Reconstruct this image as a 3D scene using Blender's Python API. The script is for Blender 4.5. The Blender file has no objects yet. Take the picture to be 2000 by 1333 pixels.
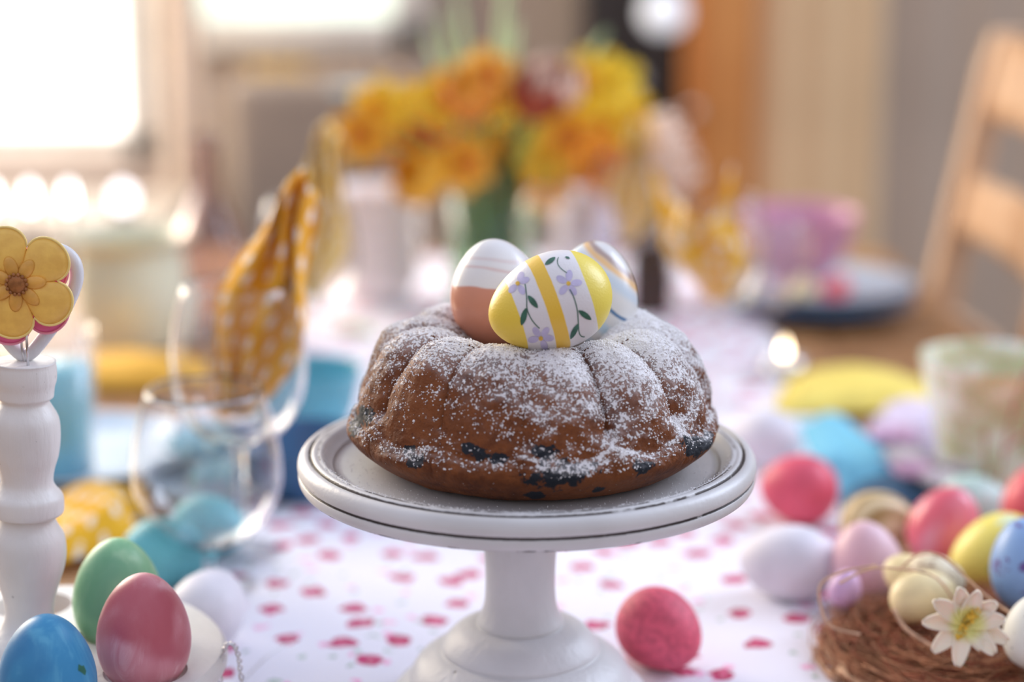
import bpy, bmesh, math, random
from mathutils import Vector, Matrix, noise
from mathutils.bvhtree import BVHTree
random.seed(7)
SC = bpy.context.scene
COL = SC.collection
PI = math.pi
R = math.radians

# ---------------------------------------------------------------- camera, world, lights, exposure
PITCH = R(13.5); CAM = Vector((-0.008, -1.04, 0.465)); FP = 70.0 / 36.0 * 2000.0
cd = bpy.data.cameras.new('camera'); cam = bpy.data.objects.new('camera', cd); COL.objects.link(cam)
cam.location = CAM; cam.rotation_euler = (PI / 2 - PITCH, 0, 0)
cd.lens = 70; cd.sensor_width = 36; cd.clip_start = 0.02
cd.dof.use_dof = True; cd.dof.focus_distance = 1.022; cd.dof.aperture_fstop = 2.3
cd.dof.aperture_blades = 0
SC.camera = cam
w = bpy.data.worlds.new('daylight'); SC.world = w; w.use_nodes = True
wn = w.node_tree.nodes; wl = w.node_tree.links
bgn = wn['Background']
tc = wn.new('ShaderNodeTexCoord'); sep = wn.new('ShaderNodeSeparateXYZ'); rmp = wn.new('ShaderNodeValToRGB')
wl.new(tc.outputs['Generated'], sep.inputs[0])
mr = wn.new('ShaderNodeMapRange'); mr.inputs[1].default_value = -1; mr.inputs[2].default_value = 1
wl.new(sep.outputs['Z'], mr.inputs[0]); wl.new(mr.outputs[0], rmp.inputs[0])
rmp.color_ramp.elements[0].position = 0.38; rmp.color_ramp.elements[0].color = (0.16, 0.11, 0.08, 1)
rmp.color_ramp.elements[1].position = 0.80; rmp.color_ramp.elements[1].color = (0.70, 0.74, 0.92, 1)
el = rmp.color_ramp.elements.new(0.52); el.color = (0.50, 0.42, 0.37, 1)  # warm horizon band added as front fill, standing in for wall bounce
wl.new(rmp.outputs[0], bgn.inputs[0]); bgn.inputs[1].default_value = 0.85


def area(name, loc, target, sx, sy, col, power):
    l = bpy.data.lights.new(name, 'AREA'); l.shape = 'RECTANGLE'; l.size = sx; l.size_y = sy
    l.color = col; l.energy = power
    o = bpy.data.objects.new(name, l); COL.objects.link(o); o.location = loc
    o.rotation_euler = (Vector(target) - Vector(loc)).to_track_quat('-Z', 'Y').to_euler()
    return o


area('window_daylight', (-1.75, 2.0, 0.95), (0, 0.2, 0.1), 1.3, 1.5, (1.0, 0.86, 0.66), 62)
area('skylight_right', (1.7, 0.9, 1.25), (0.05, 0.25, 0.12), 1.0, 1.2, (0.72, 0.82, 1.0), 27)
SC.view_settings.view_transform = 'Standard'; SC.view_settings.look = 'None'
SC.view_settings.gamma = 1.0; SC.view_settings.use_curve_mapping = False
SC.view_settings.exposure = 0.30
SC.cycles.use_denoising = True
SC.cycles.max_bounces = 12; SC.cycles.transmission_bounces = 12; SC.cycles.transparent_max_bounces = 12
SC.cycles.sample_clamp_indirect = 8.0


# ---------------------------------------------------------------- pixel helpers
def ray(px, py):
    return Vector(((px - 1000.0), FP * math.cos(PITCH) + (666.5 - py) * math.sin(PITCH),
                   -FP * math.sin(PITCH) + (666.5 - py) * math.cos(PITCH)))


def at(px, py, Y):
    d = ray(px, py); return CAM + d * ((Y - CAM.y) / d.y)


def atz(px, py, z=0.0):
    d = ray(px, py); return CAM + d * ((z - CAM.z) / d.z)


def ppm(Y, z=0.0):          # pixels per metre
    return FP / ((Y - CAM.y) * math.cos(PITCH) + (CAM.z - z) * math.sin(PITCH))


# ---------------------------------------------------------------- materials
def newmat(name):
    m = bpy.data.materials.new(name); m.use_nodes = True
    return m, m.node_tree.nodes, m.node_tree.links, m.node_tree.nodes['Principled BSDF']


class N:
    """tiny node helper"""
    def __init__(s, m):
        s.n = m.node_tree.nodes; s.l = m.node_tree.links
        s.tc = s.n.new('ShaderNodeTexCoord')

    def set(s, sock, v):
        if isinstance(v, bpy.types.NodeSocket): s.l.new(v, sock)
        elif isinstance(v, (tuple, list)) and len(v) == 3 and sock.type == 'RGBA': sock.default_value = (*v, 1)
        else: sock.default_value = v

    def math(s, op, a, b=0.0, c=None, clamp=False):
        x = s.n.new('ShaderNodeMath'); x.operation = op; x.use_clamp = clamp
        s.set(x.inputs[0], a); s.set(x.inputs[1], b)
        if c is not None: s.set(x.inputs[2], c)
        return x.outputs[0]

    def noise(s, scale, vec=None, detail=3, rough=0.5, dist=0.0):
        x = s.n.new('ShaderNodeTexNoise'); s.l.new(vec or s.tc.outputs['Object'], x.inputs['Vector'])
        x.inputs['Scale'].default_value = scale; x.inputs['Detail'].default_value = detail
        x.inputs['Roughness'].default_value = rough; x.inputs['Distortion'].default_value = dist
        return x.outputs['Fac']

    def voro(s, scale, vec=None, out='Distance', rnd=1.0, dims='3D'):
        x = s.n.new('ShaderNodeTexVoronoi'); x.voronoi_dimensions = dims
        s.l.new(vec or s.tc.outputs['Object'], x.inputs['Vector'])
        x.inputs['Scale'].default_value = scale; x.inputs['Randomness'].default_value = rnd
        return x.outputs[out]

    def wave(s, scale, vec=None, dist=3.0, dscale=1.0, axis='Z', rings=False):
        x = s.n.new('ShaderNodeTexWave'); s.l.new(vec or s.tc.outputs['Object'], x.inputs['Vector'])
        if rings: x.wave_type = 'RINGS'
        else: x.bands_direction = axis
        x.inputs['Scale'].default_value = scale; x.inputs['Distortion'].default_value = dist
        x.inputs['Detail'].default_value = 2; x.inputs['Detail Scale'].default_value = dscale
        return x.outputs['Fac']

    def mix(s, f, a, b):
        x = s.n.new('ShaderNodeMix'); x.data_type = 'RGBA'
        s.set(x.inputs[0], f); s.set(x.inputs[6], a); s.set(x.inputs[7], b)
        return x.outputs[2]

    def ss(s, v, lo, hi):
        x = s.n.new('ShaderNodeMapRange'); x.interpolation_type = 'SMOOTHSTEP'
        s.set(x.inputs[0], v); s.set(x.inputs[1], lo); s.set(x.inputs[2], hi)
        return x.outputs[0]

    def map(s, scale=(1, 1, 1), rot=(0, 0, 0), loc=(0, 0, 0), src='Object'):
        x = s.n.new('ShaderNodeMapping'); s.l.new(s.tc.outputs[src], x.inputs[0])
        x.inputs['Scale'].default_value = scale; x.inputs['Rotation'].default_value = rot; x.inputs['Location'].default_value = loc
        return x.outputs[0]

    def xyz(s, src='Object', vec=None):
        x = s.n.new('ShaderNodeSeparateXYZ'); s.l.new(vec or s.tc.outputs[src], x.inputs[0]); return x.outputs

    def bump(s, h, strength=0.3, dist=0.001):
        x = s.n.new('ShaderNodeBump'); s.l.new(h, x.inputs['Height'])
        x.inputs['Strength'].default_value = strength; x.inputs['Distance'].default_value = dist
        return x.outputs[0]


def plain(name, col, rough=0.5, var=0.12, scale=40, bump=0.1, bscale=300, sss=0.0, metal=0.0, coat=0.0, emit=None, es=0):
    m, n, l, b = newmat(name); h = N(m)
    f = h.noise(scale)
    dark = tuple(c * (1 - var) for c in col); lite = tuple(min(1, c * (1 + var * .6) + var * .03) for c in col)
    l.new(h.mix(h.ss(f, .3, .7), dark, lite), b.inputs['Base Color'])
    b.inputs['Roughness'].default_value = rough; b.inputs['Metallic'].default_value = metal
    if coat: b.inputs['Coat Weight'].default_value = coat; b.inputs['Coat Roughness'].default_value = 0.15
    if sss: b.inputs['Subsurface Weight'].default_value = sss; b.inputs['Subsurface Scale'].default_value = 0.004
    if bump: l.new(h.bump(h.noise(bscale, detail=4), bump, .0006), b.inputs['Normal'])
    if emit: b.inputs['Emission Color'].default_value = (*emit, 1); b.inputs['Emission Strength'].default_value = es
    return m


def egg_paint(name, base, streak, s2=None, scale=40, amt=.5, rough=.45, bumpv=.15, axis='Z', dist=6):
    """brush-painted shell: long streaks along one axis"""
    m, n, l, b = newmat(name); h = N(m)
    sc = (1, 1, .22) if axis == 'Z' else (1, .2, 1)
    v = h.map(scale=sc)
    f = h.noise(scale * 3, v, 5, .6, 1.2)
    c = h.mix(h.math('MULTIPLY', h.ss(f, .45, .68), amt), base, streak)
    if s2: c = h.mix(h.math('MULTIPLY', h.ss(h.noise(scale * .8, h.map(loc=(3, 1, 2)), 2), .52, .7), amt), c, s2)
    l.new(c, b.inputs['Base Color']); b.inputs['Roughness'].default_value = rough
    l.new(h.bump(h.noise(500, detail=3), bumpv, .0005), b.inputs['Normal'])
    return m


def glassmat(name, col=(1, 1, 1), rough=0.0, ior=1.45):
    m, n, l, b = newmat(name); h = N(m)
    c = h.mix(h.noise(10), tuple(x * .97 for x in col), col)
    l.new(c, b.inputs['Base Color'])
    b.inputs['Transmission Weight'].default_value = 1; b.inputs['Roughness'].default_value = rough
    b.inputs['IOR'].default_value = ior
    return m


def thinglass(name, col=(1, 1, 1)):
    m, n, l, b = newmat(name); h = N(m); n.remove(b)
    tr = n.new('ShaderNodeBsdfTransparent'); gl = n.new('ShaderNodeBsdfGlossy'); gl.inputs['Roughness'].default_value = .02
    l.new(h.mix(h.noise(10), tuple(x * .97 for x in col), col), tr.inputs[0])
    lw = n.new('ShaderNodeLayerWeight'); lw.inputs[0].default_value = .5
    mx = n.new('ShaderNodeMixShader'); l.new(h.math('MULTIPLY_ADD', h.math('POWER', lw.outputs['Facing'], 4.0), .75, .05), mx.inputs[0]); l.new(tr.outputs[0], mx.inputs[1]); l.new(gl.outputs[0], mx.inputs[2])
    l.new(mx.outputs[0], n['Material Output'].inputs[0]); return m


def emit(name, col, s):
    m, n, l, b = newmat(name); h = N(m)
    l.new(h.mix(h.noise(6), tuple(x * .93 for x in col), col), b.inputs['Emission Color'])
    b.inputs['Base Color'].default_value = (*[x * .6 for x in col], 1)
    b.inputs['Emission Strength'].default_value = s
    return m


def chippy(name, col=(.80, .79, .78), chips=.35, dark=(.10, .075, .06)):
    """distressed white paint on turned wood"""
    m, n, l, b = newmat(name); h = N(m)
    g = h.noise(25, detail=3); fine = h.noise(420, detail=5, rough=.7)
    spots = h.voro(75)
    c = h.mix(h.ss(g, .3, .75), tuple(x * .88 for x in col), col)
    s1 = h.math('MULTIPLY', h.ss(spots, .085, .05), h.ss(h.noise(45, h.map(loc=(7, 3, 1))), .50, .62))
    s2 = h.math('MULTIPLY', h.ss(fine, .66, .72), h.ss(h.noise(30, h.map(loc=(1, 5, 9))), .55, .7))
    f = h.math('MULTIPLY', h.math('MAXIMUM', s1, s2), chips, clamp=True)
    c = h.mix(f, c, dark)
    l.new(c, b.inputs['Base Color']); b.inputs['Roughness'].default_value = .42
    v = h.map(scale=(1, 1, .25))
    l.new(h.bump(h.math('ADD', h.noise(260, v, 4), h.math('MULTIPLY', f, -1.5)), .55, .0009), b.inputs['Normal'])
    return m


def wood(name, a, bcol, rough=.45, axis='X', scale=1.0):
    m, n, l, b = newmat(name); h = N(m)
    sc = {'X': (.12, 1, 1), 'Y': (1, .12, 1), 'Z': (1, 1, .12)}[axis]
    v = h.map(scale=sc)
    f = h.noise(60 * scale, v, 5, .6, .6); g = h.noise(9 * scale, v, 2)
    c = h.mix(h.ss(h.math('ADD', h.math('MULTIPLY', f, .6), h.math('MULTIPLY', g, .4)), .35, .65), a, bcol)
    l.new(c, b.inputs['Base Color']); b.inputs['Roughness'].default_value = rough
    l.new(h.bump(f, .15, .001), b.inputs['Normal'])
    return m


def dotted(name, col, dot=(.93, .92, .88), nx=8, r=.16, col2=None):
    """cloth with a printed grid of spots, laid out in UV space"""
    m, n, l, b = newmat(name); h = N(m)
    x, y, z = h.xyz('UV')
    def cell(off):
        fx = h.math('SUBTRACT', h.math('FRACT', h.math('MULTIPLY_ADD', x, float(nx), off)), .5)
        fy = h.math('SUBTRACT', h.math('FRACT', h.math('MULTIPLY_ADD', y, float(nx), off)), .5)
        return h.math('SQRT', h.math('ADD', h.math('MULTIPLY', fx, fx), h.math('MULTIPLY', fy, fy)))
    d = h.math('MINIMUM', cell(0.0), cell(0.5))
    base = h.mix(h.noise(30), tuple(c * .9 for c in col), col2 or col)
    l.new(h.mix(h.ss(d, r + .02, r - .02), base, dot), b.inputs['Base Color'])
    b.inputs['Roughness'].default_value = .85
    l.new(h.bump(h.noise(900), .2, .0004), b.inputs['Normal'])
    return m


def floral_cloth(name):
    m, n, l, b = newmat(name); h = N(m)
    base = h.mix(h.noise(6), (.75, .74, .83), (.83, .82, .90))
    wob = n.new('ShaderNodeVectorMath'); wob.operation = 'MULTIPLY_ADD'
    nt = n.new('ShaderNodeTexNoise'); l.new(h.tc.outputs['Object'], nt.inputs['Vector']); nt.inputs['Scale'].default_value = 120
    l.new(nt.outputs['Color'], wob.inputs[0]); wob.inputs[1].default_value = (.015, .010, 0); l.new(h.tc.outputs['Object'], wob.inputs[2])
    wv = wob.outputs[0]

    def layer(c, scale, rad, col_a, col_b, loc, thr, sx=1.0):
        mp = n.new('ShaderNodeMapping'); l.new(wv, mp.inputs[0]); mp.inputs['Location'].default_value = loc
        mp.inputs['Rotation'].default_value = (0, 0, loc[0]); mp.inputs['Scale'].default_value = (1, sx, 1)
        d = h.voro(scale, mp.outputs[0], 'Distance', .75, '2D')
        cc = h.voro(scale, mp.outputs[0], 'Color', .75, '2D')
        sp = n.new('ShaderNodeSeparateColor'); l.new(cc, sp.inputs[0])
        f = h.math('MULTIPLY', h.ss(d, rad, rad * .78), h.math('LESS_THAN', sp.outputs[0], thr))
        pet = h.mix(h.ss(h.noise(420, wv, 2), .42, .58), col_a, col_b)
        return h.mix(f, c, pet)
    c = layer(base, 60, .17, (.33, .42, .38), (.55, .64, .58), (.31, 0, 0), .30, .8)
    c = layer(c, 52, .21, (.84, .32, .58), (.88, .60, .74), (1.2, .02, 0), .28, .9)
    c = layer(c, 31, .28, (.36, .004, .05), (.62, .02, .18), (.5, .013, 0), .60, 1.0)
    c = layer(c, 31, .08, (.85, .40, .50), (.60, .02, .12), (.5, .013, 0), .55, 1.0)
    l.new(c, b.inputs['Base Color']); b.inputs['Roughness'].default_value = .8
    b.inputs['Sheen Weight'].default_value = .15
    l.new(h.bump(h.noise(1500), .15, .0003), b.inputs['Normal'])
    return m


# ---------------------------------------------------------------- mesh builder
class MB:
    def __init__(s): s.v = []; s.f = []; s.uv = None

    def add(s, vs, fs):
        o = len(s.v); s.v += [tuple(v) for v in vs]; s.f += [tuple(i + o for i in f) for f in fs]; return s

    def box(s, c, d, rot=None):
        c = Vector(c); vs = []
        for x in (-1, 1):
            for y in (-1, 1):
                for z in (-1, 1):
                    v = Vector((x * d[0] / 2, y * d[1] / 2, z * d[2] / 2))
                    if rot is not None: v = rot @ v
                    vs.append(c + v)
        return s.add(vs, [(0, 1, 3, 2), (4, 6, 7, 5), (0, 4, 5, 1), (2, 3, 7, 6), (0, 2, 6, 4), (1, 5, 7, 3)])

    def lathe(s, prof, seg=48, c=(0, 0, 0), fn=None):
        vs = []; fs = []; np_ = len(prof)
        for j, (r, z) in enumerate(prof):
            for i in range(seg):
                a = 2 * PI * i / seg
                vs.append((c[0] + r * math.cos(a), c[1] + r * math.sin(a), c[2] + z))
        for j in range(np_ - 1):
            for i in range(seg):
                k = (i + 1) % seg
                fs.append((j * seg + i, j * seg + k, (j + 1) * seg + k, (j + 1) * seg + i))
        if prof[0][0] > 1e-6: fs.append(tuple(range(seg - 1, -1, -1)))
        if prof[-1][0] > 1e-6: fs.append(tuple((np_ - 1) * seg + i for i in range(seg)))
        return s.add(vs, fs)

    def tube(s, pts, rad, seg=8, closed=False):
        pts = [Vector(p) for p in pts]; n_ = len(pts); vs = []; fs = []
        up = Vector((0, 0, 1)); prev = None
        for i, p in enumerate(pts):
            if closed: t = (pts[(i + 1) % n_] - pts[i - 1]).normalized()
            else: t = (pts[min(i + 1, n_ - 1)] - pts[max(i - 1, 0)]).normalized()
            if prev is None:
                a = t.cross(up if abs(t.z) < .9 else Vector((1, 0, 0))).normalized()
            else: a = (prev - t * prev.dot(t)).normalized()
            prev = a; bb = t.cross(a)
            r = rad[i] if isinstance(rad, (list, tuple)) else rad
            for k in range(seg):
                an = 2 * PI * k / seg; vs.append(p + (a * math.cos(an) + bb * math.sin(an)) * r)
        m_ = n_ if closed else n_ - 1
        for i in range(m_):
            for k in range(seg):
                i2 = (i + 1) % n_; k2 = (k + 1) % seg
                fs.append((i * seg + k, i2 * seg + k, i2 * seg + k2, i * seg + k2))
        if not closed:
            fs.append(tuple(range(seg))); fs.append(tuple((n_ - 1) * seg + k for k in range(seg - 1, -1, -1)))
        return s.add(vs, fs)

    def sheet(s, fn, nu, nv):
        vs = []; fs = []; s.uv = []
        for j in range(nv + 1):
            for i in range(nu + 1):
                vs.append(fn(i / nu, j / nv))
        for j in range(nv):
            for i in range(nu):
                a = j * (nu + 1) + i; fs.append((a, a + 1, a + nu + 2, a + nu + 1))
        s.uvv = [(i / nu, j / nv) for j in range(nv + 1) for i in range(nu + 1)]
        return s.add(vs, fs)

    def build(s, name, mat, parent=None, smooth=True, solid=0, loc=None, auto=None, fix=True):
        me = bpy.data.meshes.new(name); me.from_pydata(s.v, [], s.f)
        if fix:
            bm = bmesh.new(); bm.from_mesh(me)
            if s.uv is None:
                bmesh.ops.remove_doubles(bm, verts=bm.verts, dist=1e-7)
                bmesh.ops.recalc_face_normals(bm, faces=bm.faces)
            bm.to_mesh(me); bm.free()
        if s.uv is not None:
            ul = me.uv_layers.new(name='UVMap')
            for lp in me.loops: ul.data[lp.index].uv = s.uvv[lp.vertex_index]
        if smooth:
            me.polygons.foreach_set('use_smooth', [True] * len(me.polygons))
            if auto: me.set_sharp_from_angle(angle=R(auto))
        o = bpy.data.objects.new(name, me); COL.objects.link(o)
        if mat: me.materials.append(mat)
        if parent: o.parent = parent
        if loc is not None: o.location = loc
        if solid:
            md = o.modifiers.new('thickness', 'SOLIDIFY'); md.thickness = solid; md.offset = 0
        return o


def bevel(o, wd, seg=2):
    md = o.modifiers.new('bevel', 'BEVEL'); md.width = wd; md.segments = seg; md.limit_method = 'ANGLE'; md.angle_limit = R(40)
    return o


def tag(o, label, cat, group=None, kind=None):
    if label: o['label'] = label
    if cat: o['category'] = cat
    if group: o['group'] = group
    if kind: o['kind'] = kind
    return o


def thing(name, label, cat, loc=(0, 0, 0), rz=0, group=None):
    o = bpy.data.objects.new(name, None); COL.objects.link(o); o.location = loc; o.rotation_euler = (0, 0, rz)
    o.empty_display_size = .02
    return tag(o, label, cat, group)


def copy_tree(o, parent=None):
    c = o.copy(); COL.objects.link(c); c.parent = parent
    for ch in [x for x in bpy.data.objects if x.parent == o]: copy_tree(ch, c)
    return c


def structure(o): o['kind'] = 'structure'; return o


def relabel(o, label):
    o['label'] = label; return o


# ================================================================ SETTING
M_table = wood('oak_table', (.27, .125, .045), (.50, .27, .12), .38, 'Y')
M_wall = plain('warm_plaster', (.62, .50, .40), .9, .08, 2, 0)
M_floor = wood('dark_floor', (.10, .06, .04), (.20, .13, .09), .5, 'Y')
M_paintedframe = plain('white_window_paint', (.82, .78, .72), .5)

M_sill = plain('dusty_pink_sill', (.42, .32, .27), .6)
# floor and walls
structure(MB().box((0, 1.2, -.76), (6, 5.0, .02)).build('floor', M_floor, smooth=False))
WY = 2.70
structure(MB().box((.0, WY + .05, .62), (5.2, .1, 2.74)).build('wall_back', M_wall, smooth=False))


def window(idx, x0, x1, z0, z1, nx, nz, pane_m, sill=True):
    t = bpy.data.objects.new('window_%d' % idx, None); COL.objects.link(t); structure(t)
    t.location = ((x0 + x1) / 2, WY, z0); cx = (x1 - x0) / 2; hh = z1 - z0
    f = MB()
    for x in (-cx, cx): f.box((x, -.03, hh / 2), (.06, .05, hh + .06))
    for z in (0, hh): f.box((0, -.03, z), (2 * cx + .06, .05, .06))
    bevel(f.build('window_frame', M_paintedframe, t, smooth=False), .005)
    for i in range(1, nx):
        MB().box((-cx + 2 * cx * i / nx, -.025, hh / 2), (.03, .03, hh)).build('glazing_bar', M_paintedframe, t, smooth=False)
    for j in range(1, nz):
        MB().box((0, -.022, hh * j / nz), (2 * cx, .026, .03)).build('glazing_bar', M_paintedframe, t, smooth=False)
    for i in range(nx):
        for j in range(nz):
            MB().box((-cx + 2 * cx * (i + .5) / nx, -.010, hh * (j + .5) / nz), (2 * cx / nx - .01, .008, hh / nz - .01)).build('window_pane', pane_m, t, smooth=False)
    if sill: bevel(MB().box((0, -.09, -.045), (2 * cx + .16, .18, .03)).build('window_sill', M_sill, t, smooth=False), .006)
    return t


M_pane = emit('daylit_pane', (1.0, .985, .95), 2.6)
M_pane2 = emit('green_daylit_pane', (.82, .95, .84), 1.0)
window(1, -2.2, -.70, -.05, 1.7, 3, 3, M_pane)
window(2, -.62, -.20, .160, 1.2, 1, 1, M_pane2, False)

# ================================================================ TABLE
tb = thing('dining_table', 'long brown oak dining table carrying the whole Easter setting', 'table', (0, 0, 0))
x0, x1, y0, y1 = -.80, .455, -.42, 1.38
nb = 9
for i in range(nb):
    wdt = (x1 - x0) / nb
    bevel(MB().box((x0 + wdt * (i + .5), (y0 + y1) / 2, -.016 - .0004 * (i % 3)), (wdt - .0015, y1 - y0, .03)).build('tabletop_plank', M_table, tb, smooth=False), .0015)
bevel(MB().box(((x0 + x1) / 2, (y0 + y1) / 2, -.085), (x1 - x0 - .12, y1 - y0 - .12, .10)).build('apron', M_table, tb, smooth=False), .004)
for sx in (x0 + .09, x1 - .09):
    for sy in (y0 + .09, y1 - .09):
        bevel(MB().box((sx, sy, -.39), (.07, .07, .72)).build('leg', M_table, tb, smooth=False), .005)

# floral runner
M_floral = floral_cloth('floral_print_cotton')


def runner(u, v):
    X = -.245 + .50 * u; Y = -.40 + 1.72 * v
    z = .0016 + .0016 * (noise.noise(Vector((X * 9, Y * 5, 3))) + .6) + .0011 * (1 + math.sin(X * 34 + 5 * noise.noise(Vector((X * 3, Y * 4, 0)))))
    return (X, Y, max(z, .0008))


cl = MB().sheet(runner, 60, 180).build('table_runner', M_floral, solid=.0006)
tag(cl, 'white cotton table runner printed with small red and pink roses', 'tablecloth')

# ================================================================ CAKE STAND
M_stand = chippy('distressed_white_paint', (.70, .70, .70), .9)
# dark rubbed ring lines are wear on the plate: masked by radius in object space


def ringed(name):
    m, n, l, b = newmat(name); h = N(m)
    x, y, z = h.xyz()
    r = h.math('SQRT', h.math('ADD', h.math('MULTIPLY', x, x), h.math('MULTIPLY', y, y)))
    g = h.noise(18, detail=3)
    col = h.mix(h.ss(g, .3, .7), (.58, .57, .56), (.68, .675, .67))
    wob = h.math('MULTIPLY', h.math('SUBTRACT', h.noise(160, detail=5, rough=.75), .5), .0016)
    f = None
    for (rr, wz, thr) in ((.1128, .00045, .47), (.1174, .0009, .36)):
        d = h.math('ABSOLUTE', h.math('SUBTRACT', h.math('ADD', r, wob), rr))
        k = h.math('MULTIPLY', h.ss(d, wz * 1.3, wz * .7), h.ss(h.noise(26, h.map(loc=(rr * 90, 0, 0)), 4, .7), thr, thr + .07))
        k = h.math('MULTIPLY', k, h.math('GREATER_THAN', z, .150))
        f = k if f is None else h.math('MAXIMUM', f, k)
    dz = h.math('ABSOLUTE', h.math('SUBTRACT', h.math('ADD', z, h.math('MULTIPLY', wob, .5)), .1471))
    k = h.math('MULTIPLY', h.ss(dz, .0010, .0006), h.ss(h.noise(30, h.map(loc=(0, 4, 0)), 4, .7), .33, .40))
    k = h.math('MULTIPLY', k, h.math('GREATER_THAN', r, .12))
    f = h.math('MAXIMUM', f, k)
    dz = h.math('ABSOLUTE', h.math('SUBTRACT', h.math('ADD', z, wob), .1402))
    k = h.math('MULTIPLY', h.math('MULTIPLY', h.ss(dz, .0009, .0004), h.ss(h.noise(60, h.map(loc=(3, 4, 0)), 4, .7), .56, .6)), h.math('GREATER_THAN', r, .115))
    f = h.math('MAXIMUM', f, k)
    sp = h.math('MULTIPLY', h.ss(h.voro(110), .07, .045), h.ss(h.noise(50, h.map(loc=(7, 3, 1))), .52, .6))
    f = h.math('MAXIMUM', f, h.math('MULTIPLY', sp, .75))
    l.new(h.mix(f, col, (.075, .06, .055)), b.inputs['Base Color'])
    b.inputs['Roughness'].default_value = .38
    l.new(h.bump(h.math('ADD', h.noise(350, detail=4), h.math('MULTIPLY', f, -1.5)), .25, .0007), b.inputs['Normal'])
    return m


M_plate = ringed('distressed_white_plate_paint')
st = thing('cake_stand', 'distressed white wooden cake stand holding the bundt cake', 'cake stand')
pl_prof = [(0, .1500), (.100, .1500), (.1045, .1505), (.108, .1530), (.1105, .1562), (.1120, .1570), (.1135, .1568), (.1150, .1572), (.1166, .1566), (.1172, .1553), (.1176, .1553),
           (.1184, .1562), (.1205, .1563), (.1228, .1548), (.1242, .1520), (.1244, .1492), (.1236, .1474), (.1228, .1471), (.1230, .1467), (.1238, .1460), (.1241, .1440), (.1232, .1412),
           (.1212, .1398), (.115, .1392), (.060, .1380), (.040, .1370), (0, .1370)]


def smooth_prof(p, k=3):
    out = []
    n_ = len(p)
    for i in range(n_ - 1):
        p0 = p[max(i - 1, 0)]; p1 = p[i]; p2 = p[i + 1]; p3 = p[min(i + 2, n_ - 1)]
        for j in range(k):
            t = j / k
            q = [0.5 * ((2 * p1[a]) + (-p0[a] + p2[a]) * t + (2 * p0[a] - 5 * p1[a] + 4 * p2[a] - p3[a]) * t * t + (-p0[a] + 3 * p1[a] - 3 * p2[a] + p3[a]) * t ** 3) for a in (0, 1)]
            out.append((max(q[0], 0), q[1]))
    out.append(p[-1]); return out


MB().lathe(smooth_prof(pl_prof), 160).build('plate', M_plate, st, loc=(0, 0, -.0033))
ped = [(0, .1368), (.0235, .1368), (.0225, .128), (.0212, .115), (.0202, .100), (.0195, .088), (.0193, .076), (.0200, .066), (.0220, .0590), (.0242, .0545), (.0240, .0528),
       (.0275, .0525), (.0340, .0506), (.0392, .0465), (.0440, .0402), (.0440, .0380), (.0480, .0368), (.0560, .0315), (.0605, .0250), (.0618, .0215), (.0612, .0195), (.0660, .0170), (.0715, .0110), (.0722, .0070), (.071, .0030), (0, .0030)]
MB().lathe(smooth_prof(ped), 96, (-.0034, 0, 0)).build('pedestal', M_stand, st).scale = (1, 1, (.1372 - .0033) / .1368)
st.location = (0, 0, .0022)

# ================================================================ BUNDT CAKE
CC = Vector((.0035, .001, .1491)); NF = 13
m, n, l, b = newmat('sugared_bundt_crust'); h = N(m); M_cake = m
geo = n.new('ShaderNodeNewGeometry'); nx_, ny_, nz_ = h.xyz(vec=geo.outputs['Normal'])
x, y, z = h.xyz()
big = h.noise(28, detail=4, rough=.6)
crust = h.mix(h.ss(big, .32, .68), (.085, .019, .004), (.205, .060, .013))
crust = h.mix(h.math('MULTIPLY', h.ss(h.noise(160, detail=4, rough=.7), .35, .7), .7), crust, (.25, .075, .017))
crust = h.mix(h.math('MULTIPLY', h.ss(h.noise(700, detail=2), .60, .68), .5), crust, (.09, .025, .01))
# blueberry stains around the base
st_f = None
att = n.new('ShaderNodeAttribute'); att.attribute_name = 'berry'
bn = h.noise(150, detail=4, rough=.65)
berry = h.ss(h.math('ADD', att.outputs['Fac'], h.math('MULTIPLY', h.math('SUBTRACT', bn, .5), 1.6)), .48, .56)
crust = h.mix(berry, crust, (.008, .013, .022))
# icing sugar: speckle whose cover follows how much the surface faces up and each side of the dusting
sa = n.new('ShaderNodeAttribute'); sa.attribute_name = 'sugar'
sp1 = h.noise(520, detail=2, rough=.5); sp2 = h.noise(1200, detail=1)
speck = h.math('ADD', h.math('MULTIPLY', sp1, .72), h.math('MULTIPLY', sp2, .28))
cover = h.math('ADD', sa.outputs['Fac'], h.math('MULTIPLY', h.math('SUBTRACT', h.noise(60, detail=3), .5), .45))
thr = h.math('SUBTRACT', .70, h.math('MULTIPLY', cover, .27))
sug = h.ss(h.math('SUBTRACT', speck, thr), -.008, .022)
veil = h.math('MULTIPLY', h.ss(cover, .25, 1.1), .38)
sugf = h.math('MAXIMUM', h.math('MULTIPLY', sug, .95), veil)
l.new(h.mix(sugf, crust, (.86, .85, .86)), b.inputs['Base Color'])
b.inputs['Roughness'].default_value = .62
b.inputs['Specular IOR Level'].default_value = .35
hh = h.math('ADD', h.math('MULTIPLY', sug, 1.0), h.math('ADD', h.math('MULTIPLY', h.noise(380, detail=4, rough=.65), .9), h.math('MULTIPLY', h.noise(90, detail=3), .9)))
l.new(h.bump(hh, .9, .0014), b.inputs['Normal'])

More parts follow.
